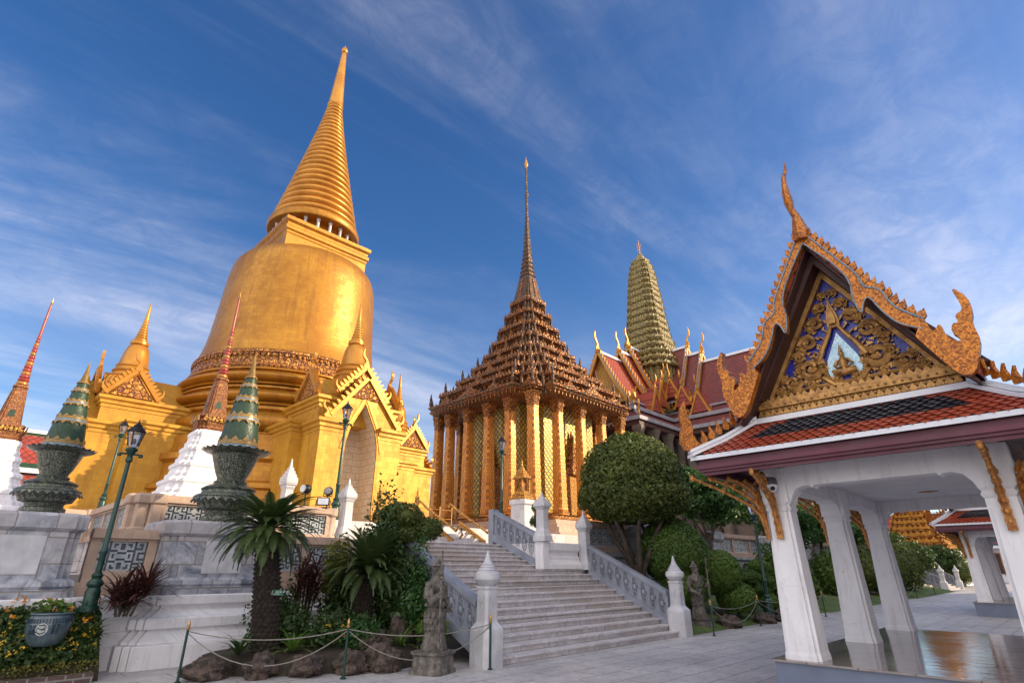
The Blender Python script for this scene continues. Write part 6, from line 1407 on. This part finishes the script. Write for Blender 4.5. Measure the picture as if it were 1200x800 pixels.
for k in range(14):
    a = k*2.4; r = rnd.uniform(.05, .27); x, y, z = r*math.cos(a), r*math.sin(a), rnd.uniform(.06, .22); R_ = rnd.uniform(.05, .085); b = len(V); tl = rnd.uniform(-.4, .4)
    V += [(x, y, z)]+[(x+R_*math.cos(t), y+R_*math.sin(t), z+.03*math.sin(2*t)+tl*R_*math.cos(t)+.015) for t in [2*PI*j/9 for j in range(9)]]; Fc += [(b, b+1+j, b+1+(j+1) % 9) for j in range(9)]; m.tube([(x*.4,y*.4,0),(x,y,z)], .006, 4)
np_mesh('leaves', np.array(V), np.array(Fc), m_leafg, Wp); m.build('stalks', m_leafd, Wp)
# rocks
def rock(x, y, z, sx, sy, sz, label, rz=0.):
    T = MB(); m = MB(); n, k = 34, 20; ph = [rnd.uniform(0, 6.28) for _ in range(8)]; rings = []
    for i in range(1, k):
        t = PI*i/k-PI/2; rg = []
        for j in range(n):
            a = 2*PI*j/n; d = (math.cos(t)*math.cos(a), math.cos(t)*math.sin(a), math.sin(t))
            f = 1+.20*math.sin(3*d[0]+ph[0])*math.sin(3*d[1]+ph[1])+.13*math.sin(6*d[2]+ph[2]+3*d[0])+.10*math.sin(9*d[0]+ph[3])*math.sin(8*d[1]+ph[4])+.07*abs(math.sin(14*d[0]+11*d[2]+ph[5]))+.05*math.sin(21*d[1]+17*d[2]+ph[6])+rnd.uniform(-.025,.025)
            rg.append((d[0]*sx*f, d[1]*sy*f, d[2]*sz*f))
        rings.append(rg)
    m.loft(rings); o = m.build('rock', m_rock, None, 14); o.location = (x, y, z*.85); o.rotation_euler = (0, 0, rz); o.scale = (.84,)*3; tag(o, label, 'rock', 'rocks edging the palm bed')
RK = [(3.62,10.42,.14,.42,.30,.22,'dark rounded rock at the left end of the palm bed by the white base'),(4.25,9.98,.16,.40,.28,.22,'reddish brown rock second from the left in the palm bed edge'),(4.85,9.62,.15,.38,.26,.22,'broad brown rock below the bright strap leaf plant'),(5.42,9.28,.16,.33,.27,.24,'rock right behind the middle rope post'),(5.95,9.05,.17,.33,.28,.30,'tall rough brown rock left of the stone warrior plinth'),(6.1,9.65,.38,.36,.3,.26,'rock lying higher behind the edge rocks near the middle palm'),(6.75,9.75,.5,.3,.25,.4,'upright rock behind the stone warrior')]
for i, r_ in enumerate(RK): rock(*r_, rz=.6*i)
def rock2(x, y, s, lab): rock(x, y, s*.3, s*1.2, s*.8, s*.6, lab)
for k, (x, y, s) in enumerate(((17.2,8.15,.42),(19.4,8.0,.4),(20.8,7.95,.45),(22.6,8.1,.5),(25.3,8.9,.6),(27.5,9.2,.5),(34.5,9.1,.7),(40.,9.2,.7))):
    rock2(x, y, s, ['grey rock at the rope just past the right stone warrior','flat rock under the bright low bush','flat rock below the bonsai at the rope','rock beside the lamp at the near pavilion column','rock seen past the first pavilion column','rock on the lawn between pavilion columns','rock beside the third pavilion column','rock at the dark bushes far off'][k])

# bushes and trees seen through the pavilion
fb = [(25.0,10.2,.7,.8,'round bush behind the first pavilion column, nearest'),(26.3,9.9,1.0,1.2,'round clipped bush past the first pavilion column'),(28.6,10.,.8,.9,'round bush seen between the first two columns'),(33,9.8,1.,1.1,'bush left of the third pavilion column'),(38,9.4,1.2,1.3,'dark bush right of the third pavilion column'),(42,9.6,1.3,1.5,'dark bush next to the distant stairs'),(46,9.5,1.3,1.4,'dense bush in front of the distant orange tower'),(50,9.9,1.3,1.7,'bush just left of the distant stair rail'),(71,9.6,1.6,1.5,'bush right of the distant stairs'),(75,9.0,1.5,1.5,'last bush near the farther pavilion')]
for x, y, r, rz, lab in fb: tree('clipped_bush', (x, y, .3), [((x,y,.3+rz),(r,r,rz)),((x+r*.7,y-.2,.2+rz*.7),(r*.7,r*.7,rz*.7))], 3200, .16, m_leaf if x > 35 else m_leafm, [([(x,y,.2),(x,y,1.)],.08,.06)], lab, 'bush', 'bushes seen through the pavilion', lump=.08, lo=.7, core=.7, flat=.8)
ft = [(27.5,12.6,4.6,1.5,'tree standing behind the gap between the first two pavilion columns'),(31,11.2,3.8,1.6,'tree behind the second pavilion column'),(36.5,11.,4.0,1.8,'tree behind the third pavilion column'),(43.5,11.4,4.3,1.7,'tree in front of the distant orange tower on its left'),(49,11.5,3.9,1.6,'tree in front of the distant orange tower'),(84,11.5,4.6,2.4,'tree right of the distant orange tower'),(92,11.5,4.4,2.6,'far tree beside the distant red roof')]
for x, y, zc, r, lab in ft:
    bl = [((x+rnd.uniform(-1,1)*r*.6, y+rnd.uniform(-1,1)*r*.6, zc+rnd.uniform(-.8,.8)*r*.6), (r*rnd.uniform(.4,.6),)*2+(r*rnd.uniform(.28,.42),)) for k in range(12)]
    tree('leafy_tree', (x, y, .5), bl, 6000, .22, m_leaft if x < 45 else m_leaf, [(wig((x,y,.4),(x,y,zc),4,.08),.14,.06)], lab, 'tree', 'trees seen through the pavilion', lo=.5, core=0, lump=.1, flat=.9)
# small pot topiary by the shrine
Tp = thing('potted_topiary', (13.9, 12.6, 2.3), 'small ball topiary in a pot between the stair post and the gilded shrine', 'topiary')
crown([((0,0,1.2),(.26,.26,.22)),((.0,.05,.75),(.3,.3,.2))], 1800, .06, m_leafd, Tp, core=.75); m = MB(); m.tube([(0,0,.3),(0,0,1.2)], .025, 6); m.build('trunk', m_bark, Tp); m = MB(); m.lathe([(.18,0),(.24,.3),(.26,.36),(.2,.36)], 14); m.build('pot', m_potdark, Tp)

# ================================================================ far things
Gt = thing('tiered_golden_stupa', (78, 13.4, 0), 'far orange golden many tiered stupa seen through the pavilion', 'stupa')
w = 3.0; z = 3.4
m = MB(); m.rl(RED, [(3.5,0),(3.5,3.0),(3.3,3.398)]); m.build('white_base', m_white, Gt)
k = 0
while w > .7:
    h = .75*(w/3.0)**.35; m = MB(); m.rl(RED2, [(w,z),(w*1.02,z+.1),(w*.93,z+h*.3),(w*.9,z+h*.7),(w*.96,z+h*.9),(w*.94,z+h*.998)]); o = m.build('tier', m_goldbold, Gt)
    for a in range(4):
        m = MB()
        for j in range(-3, 4): m.ext(sc(FLAME, w*.22, h*.75), (math.cos(a*PI/2)*w*1.0-math.sin(a*PI/2)*j*w*.24, math.sin(a*PI/2)*w*1.0+math.cos(a*PI/2)*j*w*.24, z+.1), (-math.sin(a*PI/2), math.cos(a*PI/2), 0), (0,0,1), (math.cos(a*PI/2)*.12, math.sin(a*PI/2)*.12, 0))
        m.build('leaf_row', m_goldring, o)
    z += h; w *= .885; k += 1
m = MB(); m.lathe([(w,z),(w*.8,z+1),(w*.5,z+1.3),(.3,z+2.5),(.05,z+5)], 20); m.build('spire', m_goldring, Gt, 40)
urn((46.5, 10.9, 2.5), .8, 'tiny far green tiled cone in front of the distant orange stupa')
pq = MB(); pq.ro(rect_red(46.5, 11.0, .6, .6, .08, 1), [(.2,0),(.2,1),(0,1.2),(0,2.3),(.1,2.5)]); tag(pq.build('marble_pedestal', m_marble), 'far marble pedestal under the tiny green tiled cone', 'pedestal')
stair('far flight of terrace stairs, small, seen through the pavilion beyond the dark bushes', (57.5, 8.95, 0))
def gallery(loc, L, D, zw, zr, label, ax='x', name='gallery_building'):
    T = thing(name, loc, label, 'building'); H2 = zw+(zr-zw)*.42
    m = MB(); m.box(-L/2, L/2, -D/2, D/2, 0, zw); m.ext([(-D*.29,zw),(D*.29,zw),(0,zr-.3)], (0,0,0), (0,1,0), (0,0,1), (L,0,0)); m.build('wall', m_white, T)
    def slope(y0, z0, y1, z1, mt, nm, x=L/2+.6):
        m = MB()
        for s in (-1, 1): m.ext([(s*y0,z0),(s*y1,z1),(s*y1,z1-.2),(s*y0,z0-.2)], (0,0,0), (0,1,0), (0,0,1), (2*x,0,0))
        return m.build(nm, mt, T)
    r = slope(.0, zr, D*.30, H2+.3, m_roofx, 'roof'); 
    slope(D*.30, H2-.2, D*.62, zw-.2, m_roofx, 'lower_roof')
    for y0, z0, y1, z1 in ((.0, zr+.03, D*.05, zr-.17*(zr-H2)/1.+.03), (D*.265, H2+.3+(zr-H2)*.11, D*.30+.02, H2+.33), (D*.58, zw+.05, D*.62+.03, zw-.17)):
        m = MB()
        for s in (-1, 1): m.ext([(s*y0,z0),(s*y1,z1),(s*y1,z1-.08),(s*y0,z0-.08)], (0,0,0), (0,1,0), (0,0,1), (L+1.22,0,0))
        m.build('green_border', m_green, T)
    m = MB(); m.box(-L/2-.65, L/2+.65, -.16, .16, zr-.02, zr+.22)
    for s in (-1, 1):
        a, b = sorted((s*(D*.30), s*(D*.30+.12))); m.box(-L/2-.62, L/2+.62, a, b, H2-.05, H2+.26); a, b = sorted((s*(D*.62), s*(D*.62+.14))); m.box(-L/2-.62, L/2+.62, a, b, zw-.5, zw-.16)
    m.build('white_ridge', m_ridge, T)
    for k in range(int(L//3.2)):
        x = -L/2+1.8+3.2*k
        for s in (-1, 1):
            m = MB(); m.box(x-.35, x+.35, *(sorted((s*(D/2-.02), s*(D/2+.06)))), 1.0, zw-1.2); w = m.build('window', m_dkwood, T)
            m = MB()
            for a, b in ((-.47,-.352),(.352,.47)): m.box(x+a, x+b, *(sorted((s*(D/2+.001), s*(D/2+.12)))), .9, zw-1.05)
            m.box(x-.35, x+.35, *(sorted((s*(D/2+.001), s*(D/2+.12)))), zw-1.199, zw-1.05); m.build('window_frame', m_goldorn, w)
    return T
gallery((-11, 52, 0), 34, 9, 5.4, 10.7, 'far red roofed gallery with green borders at the left edge behind the stupas')
Fg = gallery((104, 8, 0), 40, 9, 4.6, 9.2, 'far red roofed gallery closing the courtyard, seen past the farther pavilion'); Fg.rotation_euler = (0, 0, R(90))
# the tall ordination hall that shades the courtyard (off to the right, outside the photo)
Oh = gallery((22, -21, 0), 35, 19, 11.5, 23.8, 'tall red roofed ordination hall standing across the courtyard, right of the pavilions', name='ordination_hall')

o2 = gallery((58.3, -21, 0), 36, 18.2, 11.0, 22.2, 'x', name='end')
for ch in list(o2.children): ch.parent = Oh; ch.location = (36.3, 0, 0)
bpy.data.objects.remove(o2)
for x, y, r, zc in ((58,11.3,1.6,2.6),(62,10.8,1.5,2.4),(67,9.9,1.6,2.5),(55,11.6,1.4,3.2)):
    bl = [((x+rnd.uniform(-1,1)*r*.6, y+rnd.uniform(-1,1)*r*.5, zc+rnd.uniform(-.8,.8)*r*.6), (r*rnd.uniform(.4,.6),)*2+(r*rnd.uniform(.3,.45),)) for k in range(12)]
    tree('leafy_tree', (x, y, .5), bl, 5000, .24, m_leafd, [(wig((x,y,.4),(x,y,zc),4,.08),.14,.06)], {58:'far tree above the distant stairs',62:'far tree right of the distant stair posts',67:'far dense tree hiding the foot of the distant orange tower',55:'far tree left of the distant stairs'}[x], 'tree', 'trees seen through the pavilion', lo=.5, core=.6, lump=.1, flat=.9)
